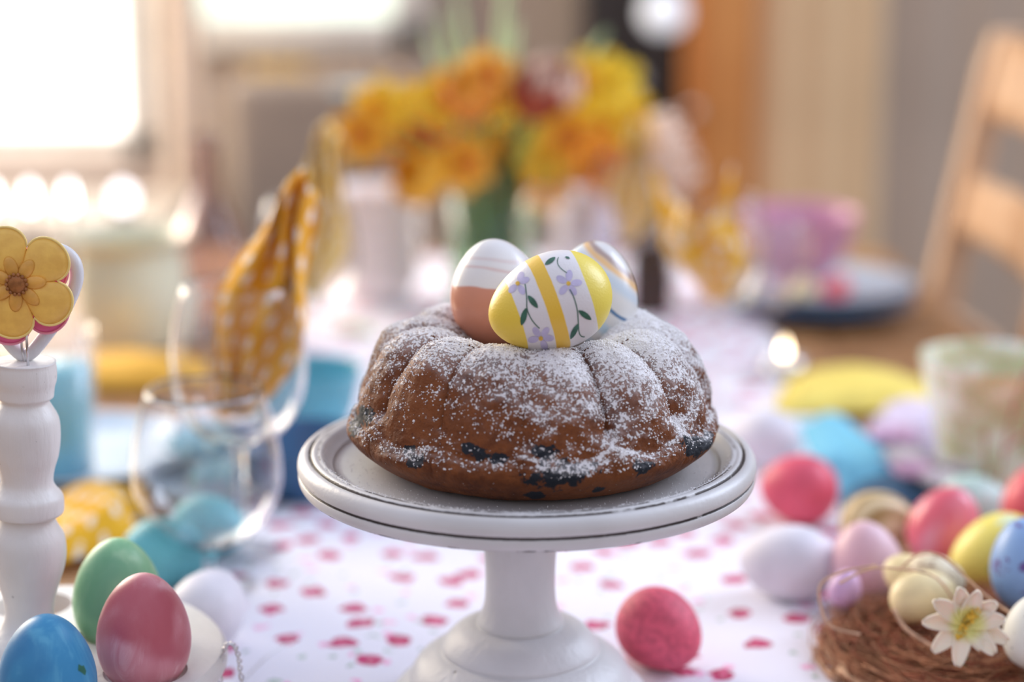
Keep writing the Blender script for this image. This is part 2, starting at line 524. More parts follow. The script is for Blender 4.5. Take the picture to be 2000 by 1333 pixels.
cprof = [(.0215, .004), (.0215, .020), (.024, .040), (.030, .058), (.040, .0700), (.050, .0752), (.060, .0768), (.070, .0748), (.0805, .0680), (.0878, .0580), (.0928, .0470), (.0955, .0380), (.0965, .0320), (.0968, .0292),
         (.0982, .0268), (.0998, .0232), (.1000, .0192), (.0975, .0145), (.0920, .0095), (.0850, .0045), (.0770, .0012), (.070, .0002), (.050, .0), (.0215, .0)]
cp = smooth_prof(cprof, 7)
SEG = 780
BERRIES = [(R(-84), .0215, .016), (R(-78), .024, .012), (R(-127), .0225, .008), (R(-131), .027, .007), (R(-58), .0205, .009), (R(-34), .0235, .014), (R(-25), .022, .013), (R(-110), .0335, .005), (R(-106), .0315, .006), (R(-101), .0295, .005), (R(-165), .028, .013), (R(-158), .034, .010), (R(-88), .033, .009), (R(-90), .0085, .007), (R(-70), .0105, .005)]
vs = []; sugar = []; ber = []
for j, (r, zz) in enumerate(cp):
    for i in range(SEG):
        a = 2 * PI * i / SEG
        u = (a + R(90) - R(24)) / (2 * PI / NF); fr = u - math.floor(u)
        lobe = abs(math.sin(PI * fr)) ** .50
        outer = 1.0 if zz > .0275 and r > .03 else 0
        prof_t = max(0, min(1, (zz - .0275) / .012)) if r > .055 else max(0, min(1, (r - .024) / .020)) * (1 if zz > .01 else 0)
        soft = 1 - .62 * math.exp(-((a - R(266)) / R(11)) ** 2) - .45 * math.exp(-((a - R(238.5)) / R(10)) ** 2)
        dep = (1 - lobe) * prof_t * soft
        rr = r - .0090 * dep * (1 if r > .06 else .3)
        zt = zz - .0062 * dep * max(0, min(1, (zz - .045) / .025))
        if .012 < zz < .0275 and r > .09: rr += .0022 * (lobe - .6) * math.sin(PI * (zz - .012) / .0155)
        if .018 < zz < .040 and r > .09:
            wv_ = max(0, 1 - abs(zz - .0285) / .0105)
            zt += .0060 * (.62 - abs(math.sin(PI * fr))) * wv_ * (.4 + .6 * soft)
            rr += .0016 * noise.noise(Vector((d_c := math.cos(a), math.sin(a), zz * 20)) * 3.1) * wv_
        d = Vector((math.cos(a), math.sin(a), 0))
        p = Vector((rr * d.x, rr * d.y, zt))
        nn = noise.noise(p * 38) * .0020 + noise.noise(p * 120 + Vector((5, 0, 0))) * .0010 + noise.noise(p * 420) * .00035
        if zz > .0005: p += Vector((d.x * nn, d.y * nn, nn * .7 if zz > .004 else 0))
        vs.append(p)
        bv = 0
        for (ba, bz, br) in BERRIES:
            if r > .08:
                da = (a - ba + PI) % (2 * PI) - PI
                q = math.hypot(da * .098 * .8, (zz - bz) * 1.5) / (br * 1.35)
                bv = max(bv, 1 - q)
        ber.append(max(bv, 0))
fs = [(j * SEG + i, j * SEG + (i + 1) % SEG, ((j + 1) % len(cp)) * SEG + (i + 1) % SEG, ((j + 1) % len(cp)) * SEG + i) for j in range(len(cp)) for i in range(SEG)]
me = bpy.data.meshes.new('bundt_cake'); me.from_pydata(vs, [], fs)
bm = bmesh.new(); bm.from_mesh(me); bmesh.ops.recalc_face_normals(bm, faces=bm.faces); bm.to_mesh(me); bm.free()
me.polygons.foreach_set('use_smooth', [True] * len(me.polygons)); me.update()
nrm = [v.normal.copy() for v in me.vertices]
cov = []
for v, nv in zip(me.vertices, nrm):
    c = max(0, nv.z) ** 1.1 * 1.08 - .02 + .10 * noise.noise(v.co * 45)
    c += .40 * max(-.25, min(1, (v.co.x + .015) / .07)) * (.50 + .50 * max(0, nv.z))
    if v.co.z < .028: c = max(0, nv.z + .10 + .5 * noise.noise(v.co * 30)) * .75
    if v.co.z < .013: c = 0 if nv.z < .1 else c
    cov.append(max(0, min(1.25, c)))
a1 = me.attributes.new('sugar', 'FLOAT', 'POINT'); a1.data.foreach_set('value', cov)
a2 = me.attributes.new('berry', 'FLOAT', 'POINT'); a2.data.foreach_set('value', ber)
me.materials.append(M_cake)
cake = bpy.data.objects.new('bundt_cake', me); COL.objects.link(cake); cake.location = CC
tag(cake, 'fluted golden brown bundt cake dusted with icing sugar on white stand', 'cake')
# loose sugar grains standing proud of the crust
M_sugar = plain('icing_sugar', (.88, .87, .87), .7, .03, 200, 0)
me.calc_loop_triangles()
rnd = random.Random(3)
gv = []; gf = []
polys = [p for p in me.polygons if p.center.y < .075]
wts = []; tot = 0
for p in polys:
    c = sum(cov[i] for i in p.vertices) / 4
    tot += p.area * (c ** 1.35 + .0) * (1 if p.center.z > .008 else 0); wts.append(tot)
import bisect
for k in range(34000):
    p = polys[min(bisect.bisect(wts, rnd.random() * tot), len(polys) - 1)]
    v4 = [me.vertices[i].co for i in p.vertices]; s_, t_ = rnd.random(), rnd.random()
    q = (v4[0] * (1 - s_) + v4[1] * s_) * (1 - t_) + (v4[3] * (1 - s_) + v4[2] * s_) * t_
    if noise.noise(q * 130) < rnd.uniform(-.55, .25): continue
    rr = rnd.uniform(.00022, .00062) * (1.0 if rnd.random() > .04 else 1.5)
    q = q + p.normal * rr * .35; o = len(gv)
    for dv in ((1, 0, 0), (-1, 0, 0), (0, 1, 0), (0, -1, 0), (0, 0, 1), (0, 0, -1)):
        gv.append((q.x + dv[0] * rr * rnd.uniform(.7, 1.2), q.y + dv[1] * rr * rnd.uniform(.7, 1.2), q.z + dv[2] * rr * rnd.uniform(.7, 1.2)))
    gf += [(o, o + 2, o + 4), (o + 2, o + 1, o + 4), (o + 1, o + 3, o + 4), (o + 3, o, o + 4), (o + 2, o, o + 5), (o + 1, o + 2, o + 5), (o + 3, o + 1, o + 5), (o, o + 3, o + 5)]
gm = MB(); gm.v = gv; gm.f = gf
g = gm.build('sugar_grains', M_sugar, cake, smooth=False, fix=False); g['kind'] = 'stuff'
# stray grains on the plate
gv = []; gf = []
for k in range(900):
    an = rnd.uniform(-PI, 0); rr0 = rnd.choice((rnd.gauss(.1115, .0012), rnd.uniform(.082, .103), rnd.gauss(.1115, .0012)))
    q = Vector((rr0 * math.cos(an), rr0 * math.sin(an), .1559 if rr0 > .107 else .1491)); rr = rnd.uniform(.00015, .00035); o = len(gv)
    for dv in ((1, 0, 0), (-1, 0, 0), (0, 1, 0), (0, -1, 0), (0, 0, 1), (0, 0, -1)): gv.append(tuple(q + Vector(dv) * rr))
    gf += [(o, o + 2, o + 4), (o + 2, o + 1, o + 4), (o + 1, o + 3, o + 4), (o + 3, o, o + 4), (o + 2, o, o + 5), (o + 1, o + 2, o + 5), (o + 3, o + 1, o + 5), (o, o + 3, o + 5)]
gm = MB(); gm.v = gv; gm.f = gf
tag(gm.build('spilled_sugar', M_sugar, smooth=False, fix=False), 'icing sugar grains spilled on the rim of the cake stand', 'sugar', kind='stuff')


# ================================================================ EGGS
def egg_prof(L, W, k=28):
    out = []
    for i in range(k + 1):
        t = PI * i / k; c = math.cos(t)
        r = W / 2 * math.sin(t) * (1 - .12 * c - .02 * c * c) * 1.005
        out.append((max(r, 0), L / 2 * c))
    out[0] = (0, L / 2); out[-1] = (0, -L / 2)
    return out[::-1]


EGGMESH = {}


def egg(label, center, L, W, axis, mat, group=None, name='painted_egg', spin=0, seg=56):
    """axis points to the narrow end"""
    key = (round(L, 4), round(W, 4), mat.name)
    if key not in EGGMESH:
        o = MB().lathe(egg_prof(L, W), seg).build(name, mat); EGGMESH[key] = o.data
    else:
        o = bpy.data.objects.new(name, EGGMESH[key]); COL.objects.link(o)
    o.location = center
    o.rotation_mode = 'QUATERNION'
    q = Vector(axis).normalized().to_track_quat('Z', 'Y')
    o.rotation_quaternion = q @ Matrix.Rotation(spin, 3, 'Z').to_quaternion()
    tag(o, label, 'egg', group)
    return o


def ground_egg(px, py, W, z0=.004):
    """centre of an egg lying on the table seen centred at px,py"""
    return atz(px, py, z0 + W / 2)


# hero egg: yellow and white bands with painted flowers
m, n, l, b = newmat('yellow_banded_shell'); h = N(m)
x, y, z = h.xyz()
zz = h.math('ADD', z, h.math('MULTIPLY', h.math('SUBTRACT', h.noise(150), .5), .0006))
f = h.math('ADD', h.math('GREATER_THAN', zz, .0187), h.math('LESS_THAN', zz, -.0180))
mid = h.math('LESS_THAN', h.math('ABSOLUTE', h.math('SUBTRACT', zz, .0018)), .0036)
c = h.mix(f, (.80, .78, .79), h.mix(h.ss(z, -.01, .01), (.90, .74, .12), (.90, .66, .08)))
c = h.mix(mid, c, (.88, .56, .06))
c = h.mix(h.math('MULTIPLY', h.ss(h.voro(230), .10, .07), h.math('GREATER_THAN', h.noise(70, h.map(loc=(2, 2, 2))), .62)), c, (.25, .17, .08))
l.new(c, b.inputs['Base Color']); b.inputs['Roughness'].default_value = .36
l.new(h.bump(h.noise(900, detail=2), .35, .0004), b.inputs['Normal'])
M_hero = m
hc = at(1074, 591, -.047)
hax = Vector((-.93, -.16, -.30))
hero = egg('yellow and white banded egg with lilac flowers, front of the three on the cake', hc, .0650, .0495, hax, M_hero, 'decorated eggs on the cake', seg=96)
bpy.context.view_layer.update()
hm = hero.matrix_world.copy(); him = hm.inverted()
bvh = BVHTree.FromPolygons([v.co for v in hero.data.vertices], [tuple(p.vertices) for p in hero.data.polygons])


def on_egg(px, py, off=.00018):
    d = ray(px, py).normalized(); o = him @ CAM; dl = (him.to_3x3() @ d).normalized()
    hit = bvh.ray_cast(o, dl)
    if hit[0] is None: return None
    return hit[0] + hit[1] * off


def paint_patch(name, mat, polys_px, par, off=.00018):
    mb = MB()
    for poly in polys_px:
        pts = [on_egg(x_, y_, off) for x_, y_ in poly]
        if any(p is None for p in pts): continue
        k = len(pts); cx = sum(p[0] for p in poly) / k; cy = sum(p[1] for p in poly) / k
        c0 = on_egg(cx, cy, off)
        if c0 is None: continue
        mids = [on_egg((x_ + cx) / 2, (y_ + cy) / 2, off) for x_, y_ in poly]
        vs_ = [c0] + mids + pts
        fs_ = [(0, 1 + i, 1 + (i + 1) % k) for i in range(k)] + [(1 + i, 1 + k + i, 1 + k + (i + 1) % k, 1 + (i + 1) % k) for i in range(k)]
        mb.add(vs_, fs_)
    if mb.v: return mb.build(name, mat, par)


def ell(cx, cy, a, b_, ang, k=14, tip=False):
    out = []
    for i in range(k):
        t = 2 * PI * i / k; x_ = a * math.cos(t); y_ = b_ * math.sin(t)
        if tip: y_ *= (1 - .45 * abs(math.cos(t)) ** 3)
        out.append((cx + x_ * math.cos(ang) - y_ * math.sin(ang), cy + x_ * math.sin(ang) + y_ * math.cos(ang)))
    return out


def line_poly(pts, wd):
    """short quads along a pixel polyline"""
    out = []
    for i in range(len(pts) - 1):
        (xa, ya), (xb, yb) = pts[i], pts[i + 1]
        L_ = math.hypot(xb - xa, yb - ya); nx__ = -(yb - ya) / L_ * wd / 2; ny__ = (xb - xa) / L_ * wd / 2
        ex = (xb - xa) / L_ * .4; ey = (yb - ya) / L_ * .4
        out.append([(xa + nx__ - ex, ya + ny__ - ey), (xb + nx__ + ex, yb + ny__ + ey), (xb - nx__ + ex, yb - ny__ + ey), (xa - nx__ - ex, ya - ny__ - ey)])
    return out


def Q(cx, cy): return (850 + cx * .215, 450 + cy * .215)   # coordinates measured on an enlarged look at the egg


def bez(*cps, k=12):
    out = []
    n_ = len(cps) - 1
    for i in range(k + 1):
        t = i / k; X = Y = 0
        for j, (a_, b2) in enumerate(cps):
            w_ = math.comb(n_, j) * t ** j * (1 - t) ** (n_ - j); X += w_ * a_; Y += w_ * b2
        out.append(Q(X, Y))
    return out


M_lilac = plain('lilac_paint', (.56, .52, .74), .45, .1, 200, 0)
M_green_p = plain('dark_green_paint', (.035, .14, .09), .4, .25, 200, 0)
M_centre = plain('gold_paint', (.80, .50, .05), .4, .2, 300, 0)


def painted_flower(cx, cy, pet, rad):
    ps = []
    for ang in pet:
        a_ = R(ang); ccx, ccy = cx + math.cos(a_) * rad * .62, cy - math.sin(a_) * rad * .62
        X, Y = Q(ccx, ccy); ps.append(ell(X, Y, rad * .215 * .44, rad * .215 * .27, -a_))
    o = paint_patch('painted_flower', M_lilac, ps, hero)
    X, Y = Q(cx, cy)
    c_ = paint_patch('flower_centre', M_centre, [ell(X, Y, 4.2, 4.2, 0)], o, .0004)


painted_flower(1210, 485, (85, 5, -58, -128, 150), 118)
painted_flower(752, 485, (68, 25, -60, -135), 108)
painted_flower(960, 980, (55, 0, 125, 190, -65), 112)
vines = []
vines += line_poly(bez((818, 492), (835, 590), (832, 690)), 1.9)
vines += line_poly(bez((832, 690), (850, 810), (948, 890)), 1.9)
vines += line_poly(bez((1222, 540), (1270, 610), (1292, 740)), 1.9)
vines += line_poly(bez((1292, 740), (1300, 850), (1302, 900)), 2.0)
vines += line_poly(bez((1302, 900), (1308, 975), (1355, 966)), 1.8)
vines += line_poly(bez((1120, 250), (1080, 320), (1195, 388)), 1.5)
leaves = [ell(*Q(888, 650), 15.5, 5.6, R(52), tip=True), ell(*Q(806, 785), 17.5, 5.8, R(105), tip=True), ell(*Q(1358, 770), 15.5, 5.4, R(36), tip=True),
          ell(*Q(1262, 918), 16.5, 5.0, R(117), tip=True), ell(*Q(1045, 282), 12.5, 4.6, R(-35), tip=True), ell(*Q(1202, 252), 5, 2, R(20), tip=True)]
paint_patch('painted_vine', M_green_p, vines, hero, .00025)
for lf in leaves: paint_patch('painted_leaf', M_green_p, [lf], hero, .0003)


# back left egg: white with salmon side and brush stripes
def striped(name, base, bands, tilt=(0, 0, 0), rough=.3, wob=.004):
    m, n, l, b = newmat(name); h = N(m)
    v = h.map(rot=tilt); x, y, z = h.xyz(vec=v)
    zz = h.math('ADD', z, h.math('MULTIPLY', h.math('SUBTRACT', h.noise(28, v, 2), .5), wob * 2))
    zz = h.math('ADD', zz, h.math('MULTIPLY', h.math('SUBTRACT', h.noise(120, h.map(scale=(.2, .2, 1), rot=tilt), 3), .5), wob * .5))
    c = h.mix(h.noise(30), tuple(k * .94 for k in base), base)
    for (z0, z1, col, amt, soft) in bands:
        f = h.math('MULTIPLY', h.ss(zz, z0 - soft, z0 + soft), h.ss(zz, z1 + soft, z1 - soft))
        c = h.mix(h.math('MULTIPLY', f, amt), c, col)
    l.new(c, b.inputs['Base Color']); b.inputs['Roughness'].default_value = rough
    l.new(h.bump(h.noise(700, detail=2), .2, .0004), b.inputs['Normal'])
    return m


M_eggA = striped('white_salmon_shell', (.80, .79, .78), [(-.05, .003, (.62, .24, .14), .95, .0008), (.0125, .0140, (.66, .42, .38), .55, .0008), (.0175, .0195, (.62, .42, .40), .35, .0008)], (R(6), R(10), 0), .25, .003)
eA = egg('white egg with salmon lower half, back left of the three on the cake', at(970, 574, .020), .060, .0505, (-.12, .15, 1), M_eggA, 'decorated eggs on the cake')
M_eggB = striped('white_blue_line_shell', (.80, .79, .77), [(.0215, .0245, (.30, .16, .12), .75, .001), (.0190, .0218, (.85, .50, .16), .85, .0012), (.0125, .0175, (.55, .68, .80), .7, .002), (.0035, .0050, (.04, .16, .34), .95, .0006), (-.008, -.003, (.42, .68, .85), .6, .002), (-.017, -.014, (.50, .70, .85), .5, .0015)], (R(-12), R(34), 0), .25, .0035)
eB = egg('white egg with orange, blue and brown lines, back right of the three on the cake', at(1157, 584, .030), .064, .0500, (.10, .2, 1), M_eggB, 'decorated eggs on the cake')

# ================================================================ EGG TRAY WITH POST (left)
TX, TY, TZ = at(60, 1285, -.030).x, -.030, .049
M_tray = chippy('white_tray_paint', (.80, .775, .74), .6)
tray = thing('egg_tray', 'round white wooden egg tray with turned centre post, lower left', 'egg holder', (TX, TY, .0022))
prof = [(0, .0335), (.100, .0335), (.1035, .0345), (.1055, .0375), (.1060, .0405), (.1055, .0435), (.1030, .0465), (.100, .0470), (0, .0470)]
disc = MB().lathe(prof, 96).build('tray_disc', M_tray, tray)
hole_pos = [(at(234, 1245, .0).x - TX, .030), (at(285, 1300, -.054).x - TX, -.026), (at(95, 1333, -.10).x - TX, -.072), (-.015, .070), (-.066, .035), (-.068, -.025), (-.040, -.070)]
cut = MB()
for hx, hy in hole_pos: cut.lathe([(.0222, .02), (.0222, .06)], 40, (hx, hy, 0))
cobj = cut.build('cutter', None, tray, smooth=False)
bmod = disc.modifiers.new('holes', 'BOOLEAN'); bmod.operation = 'DIFFERENCE'; bmod.object = cobj; bmod.solver = 'EXACT'
bpy.context.view_layer.update()
dg = bpy.context.evaluated_depsgraph_get()
nm = bpy.data.meshes.new_from_object(disc.evaluated_get(dg)); disc.modifiers.clear(); disc.data = nm
bpy.data.objects.remove(cobj)
nm.polygons.foreach_set('use_smooth', [True] * len(nm.polygons)); nm.set_sharp_from_angle(angle=R(40))
for a in (R(45), R(135), R(225), R(315)):
    MB().lathe([(.008, 0), (.011, .003), (.012, .010), (.008, .020), (.009, .0335)], 24, (.085 * math.cos(a), .085 * math.sin(a), 0)).build('foot', M_tray, tray)
pp = [(0, .0472), (.026, .0472), (.027, .050), (.0245, .055), (.0165, .061), (.0130, .068), (.0135, .077), (.0165, .088), (.0192, .097), (.0200, .105), (.0190, .113), (.0155, .120), (.0138, .124),
      (.0140, .1250), (.0180, .1262), (.0190, .1285), (.0190, .1345), (.0178, .1372), (.0160, .1392), (.0140, .1425), (.0137, .1460), (.0148, .152), (.0166, .158), (.0176, .165), (.0178, .172), (.0170, .179), (.0140, .1848),
      (.0124, .1878), (.0130, .1895), (.0145, .1905), (.0148, .1925), (.0152, .1960), (.0162, .1995), (.0164, .2040), (.0158, .2085), (.0148, .2100), (0, .2105)]
PK = (at(51, 703, TY).z - .0022) / .2105
MB().lathe(smooth_prof([(r_, .0472 + (z_ - .0472) * (PK * .2105 - .0472) / (.2105 - .0472)) for r_, z_ in pp], 3), 64).build('post', M_tray, tray)
ptop = PK * .2105
# heart handle
s_ = 1 / ppm(TY, .22)
hp = []
half = [(0, 0), (18, -12), (48, -50), (78, -92), (98, -135), (104, -165), (96, -192), (72, -208), (42, -205), (14, -188), (2, -170)]
sm = smooth_prof([(a_ + 300, b_) for a_, b_ in half], 4)
hpts = [((a_ - 300) * s_, -b_ * s_ / math.cos(PITCH)) for a_, b_ in sm]
loop = [Vector((x_, 0, z_ + ptop - .001 + .003)) for x_, z_ in hpts] + [Vector((-x_, 0, z_ + ptop - .001 + .003)) for x_, z_ in hpts[::-1][1:-1]]
M_heart = chippy('white_wire_paint', (.76, .77, .80), .9, (.20, .19, .20))
TILT = R(2.2)     # the post leans a little to the right
hh_o = MB().tube(loop, .0036, 14, True).build('heart_handle', M_heart, tray)
post_o = [o_ for o_ in bpy.data.objects if o_.name == 'post'][0]
for o_ in (hh_o, post_o):
    o_.rotation_euler = (0, TILT, 0); pv = Vector((0, 0, .047)); o_.location = pv - Matrix.Rotation(TILT, 3, 'Y') @ pv

# eggs in the tray
M_green = egg_paint('mint_green_brushed', (.22, .50, .27), (.36, .62, .38), (.14, .38, .22), 30, .8, .42)
M_pink = egg_paint('rose_pink_brushed', (.64, .25, .29), (.74, .40, .44), (.46, .09, .12), 30, .95, .42)
M_blue = egg_paint('sky_blue_brushed', (.035, .27, .52), (.10, .40, .62), (.02, .18, .40), 30, .8, .42)


def tray_egg(hp_, mat, label, L=.0655, W=.0490, sink=.0115):
    c_ = Vector((TX + hp_[0], TY + hp_[1], .0022 + .047 + L / 2 - sink)); ang = hp_[0] * 40
    return egg(label, c_, L, W, (.02, .02, 1), mat, 'wooden eggs in the tray holes', 'wooden_egg', ang)


eg = tray_egg(hole_pos[0], M_green, 'mint green wooden egg standing in the tray behind the pink one')
ep = tray_egg(hole_pos[1], M_pink, 'rose pink wooden egg standing at the right of the tray')
eb = tray_egg(hole_pos[2], M_blue, 'sky blue wooden egg at the bottom left corner of the photo', sink=.0165)
# green paint chip on the blue egg
bpy.context.view_layer.update()
hm = eb.matrix_world.copy(); him = hm.inverted()
bvh = BVHTree.FromPolygons([v.co for v in eb.data.vertices], [tuple(p.vertices) for p in eb.data.polygons])
paint_patch('paint_chip', plain('dark_green_chip', (.02, .16, .10), .5, .2, 300), [[(153, 1298), (160, 1302), (163, 1300), (168, 1312), (166, 1320), (158, 1314), (152, 1310)]], eb)

# flower picks stuck in the post
M_yel_fl = plain('yellow_padded_vinyl', (1.0, .60, .13), .35, .12, 120, .6, 190)
M_yel_dk = plain('amber_centre_petals', (.80, .42, .08), .4, .15, 120, .2)
M_brown_c = plain('brown_bead_centre', (.35, .13, .03), .45, .3, 300, .4)
M_pk_fl = plain('hot_pink_vinyl', (.80, .14, .32), .35, .12, 120, .4, 190)
M_rim_y = plain('yellow_piping', (.95, .72, .25), .3, .08)
M_rim_p = plain('pink_piping', (.90, .35, .50), .3, .08)
M_wire = plain('silver_wire', (.72, .72, .74), .25, .1, 100, 0, metal=1)


def flower_pick(name, label, c, Y, rad, rot, mf, mr, centre, wx, foot):
    t = thing(name, label, 'flower pick', c)
    c = Vector(c)
    K = 120; outl = []
    for i in range(K):
        a_ = 2 * PI * i / K
        k5 = ((a_ - rot) / (2 * PI / 5)); fr = abs((k5 - math.floor(k5)) - .5) * 2   # 0 mid petal, 1 notch
        rr = rad * (.56 + .44 * math.sqrt(max(0, 1 - fr ** 2.0)))
        outl.append((rr * math.cos(a_), rr * math.sin(a_)))
    for k in range(5):   # petals
        mb = MB(); mid_a = rot + (k + .5) * 2 * PI / 5
        vs_ = []; fs_ = []; KK = 25; RR = 8
        for j in range(RR + 1):
            tt = j / RR
            for i in range(KK):
                idx = (rot + (k + i / (KK - 1)) * 2 * PI / 5)
                fr = abs(i / (KK - 1) - .5) * 2
                rr = rad * (.56 + .44 * math.sqrt(max(0, 1 - fr ** 2.0))) * tt
                puff = .0030 * (1 - tt ** 4) * (.45 + .55 * (1 - fr ** 2)) * min(1, tt * 3 + .3)
                vs_.append((rr * math.cos(idx), -puff, rr * math.sin(idx)))
        for j in range(RR):
            for i in range(KK - 1):
                fs_.append((j * KK + i, j * KK + i + 1, (j + 1) * KK + i + 1, (j + 1) * KK + i))
        mb.add(vs_, fs_); mb.uv = []; mb.uvv = [(0, 0)] * len(mb.v)
        mb.build('petal', mf, t, solid=.0008)
    MB().tube([Vector((x_ * 1.0, -.0003, z_ * 1.0)) for x_, z_ in outl], .0007, 6, True).build('edge_piping', mr, t)
    if centre:
        for k in range(7):
            a_ = 2 * PI * k / 7 + .3
            mb = MB().lathe([(0, -.0012), (.0030, -.0004), (.0036, .0004), (.0028, .0012), (0, .0018)], 16)
            vs2 = []
            for v_ in mb.v:
                X_ = v_[0] * 1.0; Z_ = v_[1] * 1.7 + .0088
                vs2.append((X_ * math.cos(a_) - Z_ * math.sin(a_), -.0030 - v_[2], X_ * math.sin(a_) + Z_ * math.cos(a_)))
            mb.v = vs2; mb.build('centre_petal', M_yel_dk, t)
        for k in range(14):
            a_ = 2 * PI * k / 14
            MB().lathe(egg_prof(.0020, .0019, 8), 10, (.0052 * math.cos(a_), -.0052, .0052 * math.sin(a_))).build('centre_bead', M_brown_c, t)
        MB().lathe([(0, -.0004), (.0045, -.0004), (.0050, .0004), (.0035, .0010), (0, .0012)], 20).build('centre_button', M_brown_c, t)
        bb_ = [o_ for o_ in bpy.data.objects if o_.parent == t and o_.name.startswith('centre_button')][0]
        bb_.rotation_euler = (PI / 2, 0, 0); bb_.location = (0, -.0048, 0)
    fl = Vector(foot) - c
    MB().tube([Vector((wx, .0012, -rad * .6)), Vector((wx, .001, fl.z * .7)), fl], .0007, 6).build('wire_stem', M_wire, t)
    return t


fy = TY - .0125
fc = at(37, 552, fy)
topz = ptop + .0022
flower_pick('flower_pick', 'yellow five petal padded flower pick in the top of the white post', fc, fy, .0298, R(90) + .35 - 2 * PI / 10, M_yel_fl, M_rim_y, True, .0020, (at(51, 700, fy).x, fy + .003, topz - .006))
fc2 = at(33, 566, fy + .0085)
flower_pick('flower_pick', 'hot pink padded flower pick hidden behind the yellow one', fc2, fy + .0085, .0298, R(90) + .30 - 2 * PI / 10, M_pk_fl, M_rim_p, False, .0005, (at(42, 700, fy).x, fy + .009, topz - .006))

# ================================================================ EGGS ON THE TABLE
M_glit = plain('coral_pink_glitter', (.74, .10, .17), .55, .22, 260, .9, 650)
M_red = plain('deep_pink_paint', (.74, .09, .15), .45, .10, 60, .2, 300)
M_white_e = plain('plain_white_shell', (.76, .74, .80), .55, .06, 60, .25, 600)
M_teal = plain('teal_paint', (.13, .52, .60), .5, .15, 40, .2)
M_palepink = egg_paint('pale_pink_paint', (.78, .52, .56), (.82, .62, .70), (.70, .40, .46), 30, .5)
M_olive = plain('gold_stripe_shell', (.62, .46, .20), .4, .2, 60, .2)
M_coral = egg_paint('coral_marbled_paint', (.78, .19, .26), (.80, .38, .48), (.70, .09, .13), 22, .8, .3)
M_redpaint = plain('red_paint', (.80, .13, .16), .4, .1)
M_mint = plain('mint_blossom_paint', (.58, .80, .74), .5, .15, 120)
M_cream = plain('cream_yellow_shell', (.84, .70, .38), .45, .12, 80)
m, n, l, b = newmat('speckled_quail_shell'); h = N(m); M_quail = m
l.new(h.mix(h.ss(h.noise(120, detail=4, rough=.7), .52, .60), (.76, .66, .46), (.25, .12, .06)), b.inputs['Base Color'])
b.inputs['Roughness'].default_value = .5
m, n, l, b = newmat('olive_striped_shell'); h = N(m); M_olive = m
l.new(h.mix(h.ss(h.wave(28, dist=1.5, axis='X'), .35, .65), (.72, .58, .34), (.36, .22, .07)), b.inputs['Base Color'])
m, n, l, b = newmat('yellow_leaf_shell'); h = N(m); M_yellowegg = m
c = h.mix(h.ss(h.noise(75, h.map(loc=(3, 2, 8)), 3), .60, .66), (.88, .76, .16), (.72, .80, .52))
l.new(h.mix(h.ss(h.noise(60, h.map(loc=(1, 9, 5)), 3), .66, .69), c, (.22, .45, .10)), b.inputs['Base Color']); b.inputs['Roughness'].default_value = .4
m, n, l, b = newmat('blue_flower_shell'); h = N(m); M_blueegg = m
l.new(h.mix(h.ss(h.noise(85, detail=4, rough=.6), .57, .61), (.25, .42, .72), (.13, .07, .28)), b.inputs['Base Color']); b.inputs['Roughness'].default_value = .4
m, n, l, b = newmat('inked_white_shell'); h = N(m); M_inked = m
l.new(h.mix(h.ss(h.voro(140, out='Distance'), .12, .06), (.80, .80, .72), (.06, .10, .08)), b.inputs['Base Color'])

GT = 'loose eggs scattered over the table'
egg('coral pink glitter egg lying right of the cake stand foot', ground_egg(1289, 1231, .047, .003), .0545, .0470, (.55, -.55, -.25), M_glit, GT, 'glitter_egg')
egg('deep pink egg lying blurred beside the right rim of the cake stand', ground_egg(1560, 956, .050, .003), .0570, .0500, (-1, .3, .05), M_red, GT)
egg('plain white egg lying on the floral cloth right of the stand', ground_egg(1540, 1100, .049, .003), .0640, .0490, (-1, .25, .0), M_white_e, GT, 'white_egg')
egg('plain white egg far behind the deep pink egg', ground_egg(1492, 858, .048, .003), .0620, .0480, (-.8, .6, 0), M_white_e, GT, 'white_egg')
egg('pale pink egg standing at the left back edge of the nest', at(1693, 1103, .150), .0560, .0455, (-.15, .1, 1), M_palepink, GT)
egg('gold and brown striped egg between the pale pink and coral eggs', ground_egg(1714, 1022, .044, .003), .0520, .0440, (1, .3, .1), M_olive, GT)
egg('coral and pink marbled egg standing behind the nest', at(1845, 1030, .225), .0570, .0480, (.35, 0, 1), M_coral, GT)
egg('yellow egg with green leaf marks, right behind the daisy', at(1944, 1083, .165), .0620, .0475, (-.9, .1, -.55), M_yellowegg, GT, spin=.8)
egg('blue egg with dark violet flowers cut by the right edge of the photo', at(2012, 1107, .075), .0590, .0470, (-.2, .1, 1), M_blueegg, GT)
egg('red egg cut by the right edge of the photo above the yellow one', at(2022, 985, .30), .0560, .0460, (.1, .1, 1), M_redpaint, GT)
egg('mint egg behind the coral marbled egg', at(1903, 985, .34), .0520, .042, (-.6, .2, .3), M_mint, GT)
egg('mint egg farther right beside the red egg', at(1972, 1010, .33), .0500, .040, (.8, .2, .3), M_mint, GT)
egg('plain white egg right of the tray with painted wooden eggs', ground_egg(405, 1192, .046, .003), .0560, .0460, (.2, .5, .3), M_white_e, GT, 'white_egg')
egg('teal egg lying behind the green wooden egg', ground_egg(325, 1080, .046, .003), .058, .0460, (1, .2, 0), M_teal, GT)
egg('light teal egg lying behind the stem of the near glass', ground_egg(408, 1030, .042, .003), .054, .042, (1, -.1, 0), M_teal, GT)

